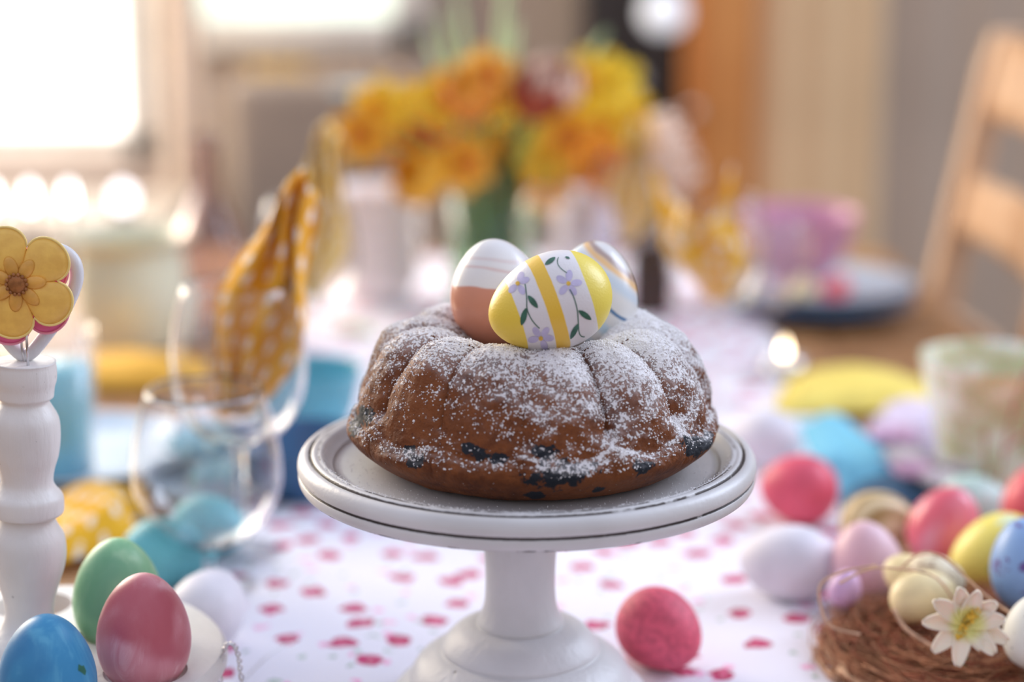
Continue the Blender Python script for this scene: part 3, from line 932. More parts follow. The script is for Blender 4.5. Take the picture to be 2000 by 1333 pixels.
# ================================================================ NEST AND DAISY
NC = Vector((.262, .062, .003))
M_straw = plain('brown_straw', (.42, .18, .08), .7, .35, 60, 0)
M_bark = plain('peeled_twig', (.62, .38, .23), .6, .3, 90, .3)
M_red_str = plain('reddish_moss', (.33, .09, .04), .8, .3, 80, 0)
nest = thing('birds_nest', 'brown twig and straw nest at the lower right corner', 'nest', NC)
rnd = random.Random(11)


def nest_strands(cnt, R0, R1, zmax, rad, seed, wild=.008):
    rn = random.Random(seed); mb = MB()
    for k in range(cnt):
        a0 = rn.uniform(0, 2 * PI); ln = rn.uniform(.5, 1.5); rr = rn.uniform(R0, R1)
        t_ = (rr - R0) / (R1 - R0); z0_ = rn.uniform(0, 1) * zmax * (1 - .5 * t_ ** 2) + .001
        tilt = rn.gauss(0, .010); ph = rn.uniform(0, 6)
        pts = []
        for j in range(7):
            s2 = j / 6; a_ = a0 + ln * s2
            r2 = rr + wild * math.sin(ph + 4 * s2) + rn.gauss(0, .0015)
            z2 = max(.0008, z0_ + tilt * (s2 - .5) + rn.gauss(0, .001))
            pts.append((r2 * math.cos(a_), r2 * math.sin(a_), z2))
        mb.tube(pts, rad * rn.uniform(.6, 1.4), 4)
    return mb


def stuff(o): o['kind'] = 'stuff'; return o


stuff(nest_strands(1500, .036, .086, .026, .00036, 1).build('straw', M_straw, nest))
stuff(nest_strands(420, .034, .080, .030, .00040, 2, .012).build('moss', M_red_str, nest))
stuff(nest_strands(260, .0, .045, .008, .0005, 3, .01).build('nest_floor', M_straw, nest))
for k in range(12):
    rn = random.Random(40 + k)
    mb = MB(); a0 = R(150 + 20 * k % 240) + rn.uniform(-.2, .2); rr = .080 + .008 * rn.random(); z0_ = .003 + .002 * (k % 4)
    mb.tube([(rr * math.cos(a0 + .13 * j), rr * math.sin(a0 + .13 * j), z0_ + .0015 * math.sin(j + k)) for j in range(8)], [.0023 + .0008 * math.sin(j * 2 + k) for j in range(8)], 8)
    mb.build('twig', M_bark, nest)
# long wild strands arching over
for cps in ([(1712, 1105), (1640, 1120), (1600, 1150), (1618, 1220), (1680, 1240)], [(1880, 1210), (1830, 1130), (1740, 1110), (1690, 1115), (1640, 1140)],
            [(1755, 1115), (1800, 1080), (1850, 1095), (1920, 1160), (1990, 1210)], [(1880, 1268), (1930, 1300), (1960, 1330), (2000, 1345)],
            [(1745, 1190), (1770, 1230), (1830, 1270)], [(1950, 1240), (1962, 1290), (1975, 1335)]):
    q = smooth_prof(cps, 5)
    pts = [at(a_, b_, .035 - .02 * (i / len(q))) - NC for i, (a_, b_) in enumerate(q)]
    pts = [Vector((p.x, p.y, max(p.z, .002))) for p in pts]
    MB().tube(pts, .0007 if len(cps) > 4 else .0011, 6).build('long_strand', M_bark, nest)

GN = 'small eggs inside the nest'
egg('small cream egg in the nest behind the daisy', at(1803, 1165, .060), .040, .030, (1, .1, .25), M_cream, GN, 'small_egg')
egg('small speckled egg behind the cream egg in the nest', at(1826, 1133, .085), .038, .030, (1, .1, -.2), M_quail, GN, 'small_egg')
egg('small mustard egg left of the speckled egg in the nest', at(1780, 1130, .092), .036, .028, (-.6, .3, .3), M_cream, GN, 'small_egg')
egg('tiny lilac egg at the left end of the nest', at(1650, 1150, .105), .024, .020, (.3, .1, 1), plain('lilac_egg_paint', (.70, .45, .70), .4), GN, 'small_egg')
egg('small white egg with dark ink marks at the right edge of the photo', at(2017, 1235, .0), .042, .032, (.1, .1, 1), M_inked, GN, 'small_egg')

# daisy
m, n, l, b = newmat('ivory_petal'); h = N(m); M_petal = m
x, y, z = h.xyz(); rr = h.math('SQRT', h.math('ADD', h.math('MULTIPLY', x, x), h.math('MULTIPLY', z, z)))
l.new(h.mix(h.ss(rr, .006, .013), (.82, .78, .28), (.88, .78, .62)), b.inputs['Base Color'])
b.inputs['Roughness'].default_value = .45; b.inputs['Subsurface Weight'].default_value = .15; b.inputs['Subsurface Scale'].default_value = .003
dY = -.008
dc = at(1886, 1213, dY)
daisy = thing('daisy_flower', 'ivory artificial daisy with yellow centre on the nest', 'flower', dc)
pet = [(-55, 50, 86), (5, 98, 78), (60, 82, 70), (82, 35, 78), (84, -10, 84), (80, -52, 80), (45, -86, 74), (10, -92, 86), (-42, -92, 50), (-72, -48, 86), (-90, 3, 84), (25, 60, 40)]
pets = [(1812, 1228), (1862, 1300 - 0), (1919, 1258), (1941, 1278), (1968, 1250), (1966, 1205), (1945, 1170), (1905, 1142), (1868, 1141), (1815, 1168), (1797, 1216), (1818, 1270)]
tips = [(1818, 1270), (1866, 1300), (1912, 1268), (1940, 1277), (1966, 1252), (1965, 1208), (1946, 1172), (1908, 1146), (1868, 1142), (1816, 1170), (1797, 1214)]
for k, (tx, ty) in enumerate(tips):
    tip = at(tx, ty, dY - .004 - .003 * (k % 2)) - dc
    L_ = tip.length; d = tip.normalized(); nrm_ = Vector((0, -1, .25)); nrm_ = (nrm_ - d * nrm_.dot(d)).normalized(); sd = d.cross(nrm_)
    wd = .0052 if k != 2 else .0038

    def pf(u, v, L_=L_, d=d, nrm_=nrm_, sd=sd, wd=wd):
        w_ = wd * (math.sin(PI * (.12 + .82 * v ** .85)) ** .65 if v < .98 else .25)
        uu = u * 2 - 1
        return d * (L_ * v) + sd * (uu * w_) + nrm_ * (.0022 * abs(uu) ** 2 + .0035 * v * v)
    MB().sheet(pf, 8, 12).build('petal', M_petal, daisy, solid=.0009)
M_dc = plain('golden_stamens', (.88, .55, .05), .5, .25, 400, .8, 700)
mb = MB(); rn = random.Random(5)
for k in range(46):
    a_ = rn.uniform(0, 2 * PI); q = rn.uniform(0, 1) ** .5
    p0 = Vector((.0075 * q * math.cos(a_) * .62 + .004 * q * math.sin(a_), 0, .0085 * q * math.sin(a_) + .004 * q * math.cos(a_)))
    mb.tube([p0 + Vector((0, .001, 0)), p0 + Vector((rn.gauss(0, .0006), -.0065, rn.gauss(.001, .0006)))], .0007, 5)
mb.build('stamens', M_dc, daisy)
sp_ = at(1960, 1330, .0) - dc
MB().tube([Vector((0, .001, 0)), Vector((.004, .012, -.012)), Vector((.006, .02, -dc.z + .004))], .0011, 6).build('stem', plain('green_stem', (.25, .38, .15), .6), daisy)

# silver twisted wire loop by the tray
tw = MB(); X0 = at(452, 1300, -.03)
pts1 = []; pts2 = []
path = smooth_prof([(430, 1345), (431, 1310), (438, 1270), (446, 1258), (458, 1262), (467, 1285), (470, 1312), (476, 1345)], 8)
for i, (a_, b_) in enumerate(path):
    p = at(a_, b_, -.035); t = i * .75
    pts1.append(p + Vector((math.cos(t), .6 * math.sin(t), .4 * math.sin(t))) * .0011)
    pts2.append(p - Vector((math.cos(t), .6 * math.sin(t), .4 * math.sin(t))) * .0011)
low = min(p.z for p in pts1 + pts2)
wt = thing('wire_garland', 'twisted silver wire loop lying in front of the tray edge', 'wire', X0)
for pts in (pts1, pts2): MB().tube([p - X0 for p in pts], .0006, 6).build('wire_strand', M_wire, wt)
gpt = [atz(475, 1330, .004), atz(520, 1285, .004), atz(570, 1250, .004), atz(610, 1215, .004), atz(600, 1150, .004), atz(560, 1130, .004)]
gq = []
for i in range(len(gpt) - 1):
    for j in range(5): gq.append(gpt[i].lerp(gpt[i + 1], j / 5) - X0)
MB().tube(gq, .0004, 5).build('wire_tail', M_wire, wt)

# ================================================================ GLASSES
M_glass = glassmat('clear_glass')
M_thin = thinglass('thin_clear_glass')


def wineglass(label, px, py, prof_out, foot_r, stem_h, bowl_h, stem_r=.0042, Y=None, wall=.0011, group='stemmed glasses', gm=None):
    gm = gm or M_glass
    """prof_out: list of (r, z) of the bowl relative to bowl bottom"""
    p = atz(px, py, .003)
    t = thing('wine_glass', label, 'glass', (p.x, p.y, .0032), group=group)
    MB().lathe(smooth_prof([(0, 0), (foot_r * .97, 0), (foot_r, .0008), (foot_r * .97, .0018), (foot_r * .5, .0035), (.008, .006), (stem_r, .012), (stem_r, .0125), (0, .0125)], 2), 56).build('foot', gm, t)
    MB().lathe([(stem_r, .0125), (stem_r * .85, stem_h * .5), (stem_r * 1.1, stem_h - .006), (stem_r * 1.7, stem_h - .0005)], 24).build('stem', gm, t)
    o_ = smooth_prof([(0, 0)] + prof_out, 4)
    inner = [(max(r_ - wall * (1.0 if z_ > .006 else 1.0), 0), z_ + (wall * 2.0 if z_ < .004 else wall * .4)) for r_, z_ in o_][::-1]
    inner[0] = (o_[-1][0] - wall, o_[-1][1]); inner[-1] = (0, wall * 2.5)
    MB().lathe([(r_, z_ + stem_h) for r_, z_ in o_ + inner], 72).build('bowl', gm, t)
    return t


g1 = wineglass('near brandy glass with wide bowl behind the tray eggs', 412, 1150, [(.020, .004), (.036, .016), (.0470, .036), (.0490, .052), (.0470, .070), (.0420, .090), (.0365, .106)], .031, .029, .108)
g2 = wineglass('tall wine glass holding a yellow dotted napkin, behind the brandy glass', 478, 1085, [(.018, .003), (.034, .014), (.0430, .034), (.0455, .055), (.0440, .075), (.0390, .100), (.0355, .110)], .031, .080, .110)
g3 = wineglass('blurred wine glass with orange napkin left of the flowers', 610, 800, [(.018, .003), (.034, .014), (.042, .034), (.042, .055), (.038, .080), (.0340, .095)], .034, .09, .095, gm=M_thin)
g4 = wineglass('blurred wine glass with yellow napkin right of the cake eggs', 1392, 800, [(.018, .003), (.034, .014), (.0420, .034), (.0430, .055), (.040, .075), (.0350, .100)], .034, .088, .1, gm=M_thin)
g5 = wineglass('far wine glass beside the dark bottle right of the flowers', 1225, 660, [(.018, .003), (.034, .014), (.040, .034), (.040, .055), (.034, .090)], .034, .09, .09, gm=M_thin)
g6 = wineglass('far wine glass just in front of the vase', 1080, 690, [(.018, .003), (.030, .014), (.036, .034), (.036, .055), (.030, .080)], .032, .08, .08, gm=M_thin)
g7 = wineglass('far wine glass in front of the pink bowl', 1500, 745, [(.018, .003), (.030, .014), (.036, .034), (.036, .055), (.030, .080)], .032, .07, .08, gm=M_thin)

# ================================================================ NAPKINS
M_napk = dotted('golden_dotted_cotton', (.86, .36, .015), (.92, .86, .74), 5, .15, (.92, .52, .05))
M_napk_big = dotted('golden_big_dot_cotton', (.88, .42, .01), (.92, .88, .80), 3, .15, (.92, .52, .02))
M_napk_pale = dotted('pale_yellow_cotton', (.90, .58, .14), (.93, .88, .72), 5, .13, (.92, .66, .22))
M_napk_lil = dotted('lilac_cotton', (.70, .60, .76), (.88, .86, .92), 9, .12)
M_napk_blue = dotted('sky_blue_cotton', (.16, .52, .72), (.24, .60, .78), 3, .05, (.20, .56, .76))
M_napk_dblue = plain('slate_blue_cloth', (.06, .14, .24), .8, .2, 30)


def fan(label, base, top, width, mat, pleats=5, amp=.010, name='folded_napkin', lean=Vector((0, 0, 0)), group='napkins folded in glasses'):
    base = Vector(base); top = Vector(top); d = top - base
    side = Vector((0, 1, 0)).cross(d).normalized(); nr = d.normalized().cross(side)
    rn = random.Random(hash(label) % 1000 if False else len(label))
    ph = rn.uniform(0, 3)

    def f(u, v):
        wv_ = width * (.30 + 1.1 * v ** .7) * (1 - (.80 if pleats != 2 else .35) * v ** 1.6)
        uu = u - .5
        tipf = 1 - (.45 * abs(math.sin(PI * (u * 1.0 - .12))) if pleats < 3 else .25 * abs(u - .6))
        k = amp * (.35 + v)
        p = base + d * (v * (tipf if v > .0 else 1)) + side * (uu * wv_) + nr * (k * math.sin(u * pleats * 2 * PI + ph + 2.2 * v)) + side * (.004 * math.sin(v * 9 + u * 5))
        return p - base
    o = MB().sheet(f, 60, 40).build(name, mat, solid=.0012)
    o.location = base
    return tag(o, label, 'napkin', group)


p2 = Vector(g2.location)
fan('yellow dotted napkin twisted inside the tall wine glass', (p2.x - .004, p2.y, .103), at(590, 330, p2.y + .01), .078, M_napk, 3, .009)
p3 = Vector(g3.location)
fan('orange yellow napkin in the blurred glass left of the flowers', (p3.x, p3.y, .103), at(640, 235, p3.y + .02), .070, M_napk_pale, 3, .009)
p4 = Vector(g4.location)
fan('golden napkin with two points in the glass right of the cake', (p4.x + .008, p4.y, .100), at(1330, 300, p4.y), .074, M_napk_big, 2, .007)
p5 = Vector(g5.location)
fan('pale yellow napkin in the far glass right of the flowers', (p5.x, p5.y, .100), at(1245, 235, p5.y), .055, M_napk_pale, 3, .009)


def flat_napkin(label, corners, mat, thick=.012, name='napkin', group=None, wav=.005, zc=.0):
    """folded cloth lying on the table, corners given as four table points"""
    c_ = [Vector(c) for c in corners]; o0 = (c_[0] + c_[1] + c_[2] + c_[3]) / 4
    t = thing(name, label, 'napkin', o0, group=group)
    for lay in range(3):
        def f(u, v, lay=lay):
            p = c_[0].lerp(c_[1], u).lerp(c_[3].lerp(c_[2], u), v) - o0
            k = 1 - .08 * lay; p = Vector((p.x * k, p.y * k, p.z))
            e = min(u, 1 - u, v, 1 - v) * 6; e = min(1, e)
            p.z += zc + .002 + thick / 3 * lay * (.2 + .8 * e) + wav * (1 + math.sin(u * 7 + lay + v * 3)) * .5 * e
            return p
        MB().sheet(f, 26, 20).build('fold', mat, t, solid=.0014)
    return t


Z = .004
flat_napkin('golden napkin with white spots folded behind the white post', [atz(95, 1115, Z), atz(262, 1062, Z), atz(275, 955, Z), atz(80, 985, Z)], M_napk_big, .018, wav=.008)
flat_napkin('amber folded napkin lying far left behind the blue tumbler', [atz(95, 765, Z), atz(400, 762, Z), atz(395, 715, Z), atz(110, 715, Z)], plain('amber_cotton', (.85, .47, .06), .8, .12, 20), .020)
flat_napkin('pale yellow napkin on the table right of the cake', [atz(1500, 815, Z), atz(1830, 805, Z), atz(1800, 745, Z), atz(1545, 735, Z)], plain('lemon_cotton', (.90, .72, .16), .8, .12, 20), .020)
flat_napkin('sky blue napkin lying behind the gold striped egg', [atz(1640, 985, Z), atz(1790, 975, Z), atz(1650, 825, Z), atz(1545, 830, Z)], M_napk_blue, .020, wav=.008)
flat_napkin('slate blue cloth under the sky blue napkin', [atz(1640, 1010, Z), atz(1840, 985, Z), atz(1810, 920, Z), atz(1640, 930, Z)], M_napk_dblue, .008)
flat_napkin('lilac napkin folded in front of the frosted green vase', [atz(1690, 905, Z), atz(1850, 905, Z), atz(1850, 815, Z), atz(1700, 825, Z)], M_napk_lil, .030)


# ================================================================ TABLEWARE
def lathe_thing(name, label, cat, px, py, prof, mat, part=None, Z0=.003, group=None, seg=56, k=3, loc=None):
    p = loc if loc is not None else atz(px, py, Z0)
    o = MB().lathe(smooth_prof(prof, k), seg).build(name, mat, loc=(p[0], p[1], Z0))
    return tag(o, label, cat, group)


M_porc_b = plain('pale_blue_porcelain', (.50, .62, .74), .25, .06, 20, 0)
M_porc_d = plain('cornflower_porcelain', (.16, .30, .52), .25, .06, 20, 0)
M_porc_w = plain('white_porcelain', (.90, .84, .82), .25, .05, 20, 0)
M_porc_p = plain('pink_lilac_porcelain', (.66, .34, .50), .3, .08, 30, 0)
plate_p = [(0, .001), (.05, .001), (.055, 0), (.060, .0015), (.085, .008), (.0985, .0135), (.100, .0150), (.098, .0158), (.084, .0105), (.060, .0050), (0, .0040)]
sc_ = atz(1600, 606, .003)
for k, (mt, lb) in enumerate(((M_porc_d, 'cornflower blue plate at the bottom of the right stack'), (M_porc_d, 'cornflower blue plate in the middle of the right stack'), (M_porc_b, 'pale blue plate on top of the right stack under the pink bowl'))):
    lathe_thing('plate', lb, 'plate', 0, 0, plate_p, mt, Z0=.003 + .0085 * k, loc=sc_, group='stacked plates at the right')
bz = .003 + .0085 * 2 + .005
bl = at(1548, 590, sc_.y)
lathe_thing('bowl', 'pink lilac bowl standing on the blue plates', 'bowl', 0, 0, [(0, 0), (.026, 0), (.028, .003), (.026, .008), (.040, .024), (.054, .048), (.061, .078), (.0605, .079), (.052, .050), (.037, .026), (.022, .012), (0, .010)], M_porc_p, Z0=bz, loc=(sc_.x - .022, sc_.y + .015, 0))
egg('small hot pink egg on the pale blue plate', Vector((sc_.x + .008, sc_.y - .060, bz + .014)), .034, .026, (.3, .2, .2), M_redpaint, 'small eggs on the blue plate', 'small_egg')
egg('small cream egg on the pale blue plate', Vector((sc_.x - .028, sc_.y - .066, bz + .014)), .032, .026, (1, .2, .2), M_cream, 'small eggs on the blue plate', 'small_egg')
lathe_thing('plate', 'pale blue plate behind the spotted golden napkin on the left', 'plate', 150, 905, plate_p, M_porc_b)
lathe_thing('bowl', 'navy blue bowl behind the left rim of the cake stand', 'bowl', 590, 965, [(0, 0), (.024, 0), (.030, .004), (.044, .020), (.052, .042), (.0515, .043), (.042, .022), (.028, .008), (0, .006)], plain('navy_glaze', (.035, .13, .27), .25, .15, 30, 0))
lathe_thing('bowl', 'teal bowl far behind the left rim of the cake stand', 'bowl', 600, 850, [(0, 0), (.024, 0), (.030, .004), (.040, .024), (.046, .054), (.0455, .055), (.038, .026), (.026, .008), (0, .006)], plain('teal_glaze', (.13, .45, .55), .25, .15, 30, 0))
lathe_thing('plate', 'grey blue plate under the blue rosette on the left', 'plate', 425, 965, [(r_ * .62, z_) for r_, z_ in plate_p], plain('grey_blue_glaze', (.30, .40, .48), .3, .1, 20, 0))

# blue tumbler behind the post
tp = atz(112, 935, .003)
tum = thing('tumbler', 'clear tumbler of pale blue water behind the white post', 'glass', (tp.x, tp.y, .003))
MB().lathe([(0, 0), (.027, 0), (.029, .003), (.035, .118), (.0338, .118), (.0278, .006), (0, .006)], 56).build('cup', M_thin, tum)
MB().lathe([(0, .0065), (.0274, .0065), (.0315, .090), (0, .090)], 56).build('water', plain('pale_blue_water', (.30, .70, .80), .1, .05, 20, 0), tum)

# rosettes and blossoms
M_bl_pet = plain('pale_blue_paper', (.40, .66, .74), .7, .15, 60)
M_wh_pet = plain('white_blossom', (.84, .80, .84), .7, .08, 60)
M_lil_pet = plain('pink_lilac_blossom', (.78, .56, .74), .7, .12, 60)


def blossom(label, c, rad, mat, layers=3, npet=7, cat='flower', name='paper_blossom', group=None, core=None):
    t = thing(name, label, cat, c, group=group)
    for L_ in range(layers):
        for k in range(npet - L_):
            a_ = 2 * PI * k / (npet - L_) + L_ * .4; rr = rad * (1 - .22 * L_); lift = .3 + .38 * L_

            def f(u, v, a_=a_, rr=rr, lift=lift):
                w_ = rr * .42 * math.sin(PI * (.1 + .85 * v)) ** .6
                out = rr * v; z_ = rr * lift * v * v + .001 + rr * .12 * (2 * u - 1) ** 2
                X_ = (2 * u - 1) * w_
                return (out * math.cos(a_) - X_ * math.sin(a_), out * math.sin(a_) + X_ * math.cos(a_), z_)
            MB().sheet(f, 6, 7).build('petal', mat, t, solid=.0006)
    MB().lathe(egg_prof(rad * .3, rad * .3, 10), 14, (0, 0, rad * .25)).build('flower_centre', core or M_cream, t)
    return t


for k, (px, py, rr, mt, lb) in enumerate(((400, 880, .034, M_bl_pet, 'pale blue paper rosette seen through the brandy glass'), (375, 835, .020, M_wh_pet, 'white paper blossom above the blue rosette'), (430, 930, .022, M_bl_pet, 'small blue rosette in front of the pale blue one'),
                                          (1745, 850, .022, M_lil_pet, 'pink lilac blossom on the lilac napkin'), (1785, 915, .018, M_lil_pet, 'pink lilac blossom hanging over the blue napkin'), (1760, 890, .018, M_wh_pet, 'white blossom between the two lilac ones'),
                                          (1880, 900, .022, M_wh_pet, 'white blossom at the foot of the frosted vase'), (1835, 930, .016, M_wh_pet, 'small white blossom left of the frosted vase foot'))):
    p = atz(px, py, .026)
    blossom(lb, (p.x, p.y, .018 if k > 2 else .020), rr, mt)

# frosted green vase at right
m, n, l, b = newmat('frosted_green_leaf_glass'); h = N(m)
l.new(h.mix(h.ss(h.noise(38, detail=4, rough=.6), .42, .6), (.46, .56, .36), (.80, .82, .76)), b.inputs['Base Color'])
b.inputs['Roughness'].default_value = .3; b.inputs['Subsurface Weight'].default_value = .3; b.inputs['Subsurface Scale'].default_value = .02
M_frost = m
lathe_thing('frosted_vase', 'wide frosted green and white glass at the right edge', 'vase', 1925, 945, [(0, 0), (.030, 0), (.034, .003), (.0400, .040), (.0480, .070), (.0540, .098), (.0542, .0990), (.0525, .0975), (.046, .070), (.038, .040), (.030, .008), (0, .008)], M_frost)
# twig with buds
tg = atz(1925, 1010, .003)
tw = thing('budding_twig', 'thin reddish twig leaning in front of the frosted vase', 'twig', tg)
M_twig = plain('reddish_twig', (.42, .17, .14), .7, .2)
for cps in ([(1935, 1030), (1950, 950), (1965, 860), (1985, 780), (2010, 720)], [(1945, 975), (1925, 900), (1925, 840)], [(1960, 880), (2000, 850), (2030, 840)]):
    q = smooth_prof(cps, 4); pts = [at(a_, b_, tg.y) - tg for a_, b_ in q]; pts = [Vector((p.x, p.y, max(0, p.z))) for p in pts]
    MB().tube(pts, .0009, 6).build('branch', M_twig, tw)
    for p in pts[3::4]: MB().lathe(egg_prof(.006, .004, 8), 10, p).build('bud', M_twig, tw)

# big cream glass bowl, far left
M_creamglass = plain('cream_green_glass', (.74, .74, .56), .2, .12, 15, 0)
lathe_thing('glass_jar', 'large cream glass jar with flared rim far left', 'jar', 262, 672, [(0, 0), (.040, 0), (.046, .006), (.053, .030), (.056, .060), (.053, .085), (.052, .098), (.062, .108), (.0635, .112), (.060, .110), (.049, .098), (.050, .06), (.046, .030), (.038, .010), (0, .010)], M_creamglass)
# tealights
M_flame = emit('candle_glow', (1.0, .80, .52), 9)
M_wax = plain('white_wax', (.85, .82, .78), .5, .04, 30, 0, sss=.3)
M_tin = plain('tealight_tin', (.70, .70, .70), .3, .1, 60, 0, metal=1)


def tealight(label, p, glow=.0045, gm=None):
    t = thing('tealight', label, 'candle', p, group='tealights glowing on the table')
    MB().lathe([(0, 0), (.019, 0), (.0195, .016), (.0185, .016), (.018, .002), (0, .002)], 32).build('tin_cup', M_tin, t)
    MB().lathe([(0, .002), (.0178, .002), (.0178, .013), (0, .0135)], 32).build('wax', M_wax, t)
    MB().tube([(0, 0, .012), (.0004, 0, .018)], .0006, 6).build('wick', M_straw, t)
    MB().lathe([(0, .0), (glow * .8, .003), (glow, .006), (glow * .6, .012), (0, .019)], 16, (0, 0, .0165)).build('glow_tip', gm or M_flame, t)
    return t


for lb, px, py, z_ in (('tealight burning in front of the cream jar', 233, 635, .028), ('tealight burning right of the far glasses', 1532, 682, .028), ('tealight burning behind the dark bottle', 1266, 432, .028)):
    if 'bottle' in lb: continue
    p = atz(px, py, z_); tealight(lb, (p.x, p.y, .003))

# decanter
M_dec = glassmat('smoky_glass', (.80, .70, .70))
lathe_thing('decanter', 'tall smoky glass decanter behind the yellow dotted napkin', 'bottle', 415, 655, [(0, 0), (.036, 0), (.039, .004), (.040, .060), (.036, .095), (.022, .125), (.0145, .150), (.013, .190), (.016, .2), (.0145, .2), (.011, .190), (.0125, .150), (.020, .123), (.033, .094), (.036, .060), (.035, .008), (0, .008)], M_dec)
# dark bottle right of the vase
lathe_thing('dark_bottle', 'dark brown bottle right of the flower vase', 'bottle', 1272, 610, [(0, 0), (.020, 0), (.022, .004), (.022, .060), (.018, .075), (.009, .085), (.008, .105), (0, .105)], plain('dark_brown_glass', (.05, .025, .015), .15, .1, 20, 0))
# pillar candle
pc = atz(1142, 590, .003)
pil = thing('pillar_candle', 'pale lilac pillar candle right of the vase', 'candle', (pc.x, pc.y, .003))
MB().lathe([(0, 0), (.031, 0), (.032, .003), (.032, .118), (.030, .121), (.012, .119), (0, .118)], 48).build('wax', plain('lilac_wax', (.76, .70, .84), .45, .04, 20, 0), pil)
MB().tube([(0, 0, .117), (.001, 0, .126)], .0008, 6).build('wick', M_straw, pil)
# stack of white bowls
wb = atz(738, 590, .003)
for k in range(4):
    lathe_thing('bowl', ['bottom white bowl', 'second white bowl', 'third white bowl', 'topmost white bowl'][k] + ' of the stack left of the flower vase', 'bowl', 0, 0,
                [(0, 0), (.026, 0), (.028, .003), (.040, .018), (.050, .045), (.0495, .046), (.038, .020), (.026, .006), (0, .005)], M_porc_w, Z0=.003 + .026 * k, loc=wb, group='stacked white bowls')

# ================================================================ VASE OF FLOWERS
VX, VY = at(962, 615, 1.0).x, 1.0
vase = thing('glass_vase', 'green tinted glass vase holding the spring bouquet', 'vase', (VX, VY, .003))
M_vglass = thinglass('green_tinted_glass', (.80, .93, .82))
MB().lathe([(0, 0), (.040, 0), (.043, .004), (.046, .130), (.0445, .130), (.0405, .008), (0, .008)], 56).build('vase_glass', M_vglass, vase)
MB().lathe([(0, .0085), (.0400, .0085), (.0425, .085), (0, .085)], 48).build('water', thinglass('vase_water', (.88, .92, .84)), vase)
M_stem = plain('daffodil_stem', (.13, .27, .06), .5, .2, 60, 0)
M_leafp = plain('pale_leaf', (.45, .62, .34), .5, .15, 40, 0)
M_leafd = plain('dark_leaf', (.17, .20, .08), .5, .15, 40, 0)
FM = {'yellow': plain('daffodil_yellow', (.98, .70, .04), .5, .12, 60, 0), 'amber': plain('amber_orange', (.94, .50, .03), .5, .15, 60, 0),
      'orange': plain('daffodil_orange', (.85, .32, .03), .5, .15, 60, 0), 'red': plain('tulip_red', (.75, .07, .04), .5, .15, 60, 0),
      'dark': plain('tulip_maroon', (.38, .06, .02), .5, .15, 60, 0), 'pale': plain('pale_peach', (.88, .66, .52), .5, .1, 60, 0), 'lemon': plain('lemon_yellow', (.95, .80, .12), .5, .1, 60, 0)}


def petal_mesh(L_, W_, curl, cup):
    def f(u, v):
        w_ = W_ * math.sin(PI * (.12 + .84 * v)) ** .7
        a_ = (2 * u - 1)
        return (a_ * w_, L_ * v * math.cos(cup * v) + 0, L_ * v * math.sin(cup * v) * 1.0 + curl * a_ * a_ * W_)
    mb = MB().sheet(f, 5, 6); return mb


PROTO = {}


def flower(kind, colr, ccolr, label, head, seed):
    rn = random.Random(seed)
    t = thing('daffodil' if kind == 'd' else 'tulip', label, 'flower', (VX, VY, .003 + .012), group='cut flowers in the vase bouquet')
    t.location = (VX + rn.uniform(-.02, .02), VY + rn.uniform(-.02, .02), .015)
    o0 = Vector(t.location); h_ = Vector(head) - o0
    neck = Vector((VX + (head[0] - VX) * .18, VY + (head[1] - VY) * .2, .135)) - o0
    pts = [Vector((0, 0, 0)).lerp(neck, i / 4) for i in range(4)] + [neck.lerp(h_, i / 5) + Vector((0, 0, .012 * math.sin(PI * i / 5))) for i in range(6)]
    MB().tube(pts, .0028, 8).build('stem', M_stem, t)
    d = (h_ - neck).normalized()
    face = (Vector((rn.uniform(-.6, .6), -1, rn.uniform(-.1, .6)))).normalized() if kind == 'd' else (d + Vector((0, -.2, .3))).normalized()
    q = face.to_track_quat('Z', 'Y')
    key = (kind, colr)
    if key not in PROTO:
        if kind == 'd': mb = petal_mesh(.034, .013, .25, .25)
        else: mb = petal_mesh(.048, .021, .6, 1.15)
        o_ = mb.build('petal', FM[colr], t, solid=.0006); PROTO[key] = o_.data; first = o_
    else:
        first = bpy.data.objects.new('petal', PROTO[key]); COL.objects.link(first); first.parent = t
        md = first.modifiers.new('thickness', 'SOLIDIFY'); md.thickness = .0006; md.offset = 0
    for k in range(6):
        o_ = first if k == 0 else first.copy()
        if k: COL.objects.link(o_); o_.parent = t
        o_.rotation_mode = 'QUATERNION'
        o_.rotation_quaternion = q @ Matrix.Rotation(2 * PI * k / 6 + (0 if kind == 'd' else .05), 3, 'Z').to_quaternion()
        o_.location = h_
    if kind == 'd':
        tr = MB().lathe([(.004, 0), (.007, .004), (.009, .014), (.0125, .022), (.0115, .022), (.008, .014), (.005, .004), (0, .003)], 20).build('trumpet', FM[ccolr], t)
        tr.rotation_mode = 'QUATERNION'; tr.rotation_quaternion = q; tr.location = h_
    return t


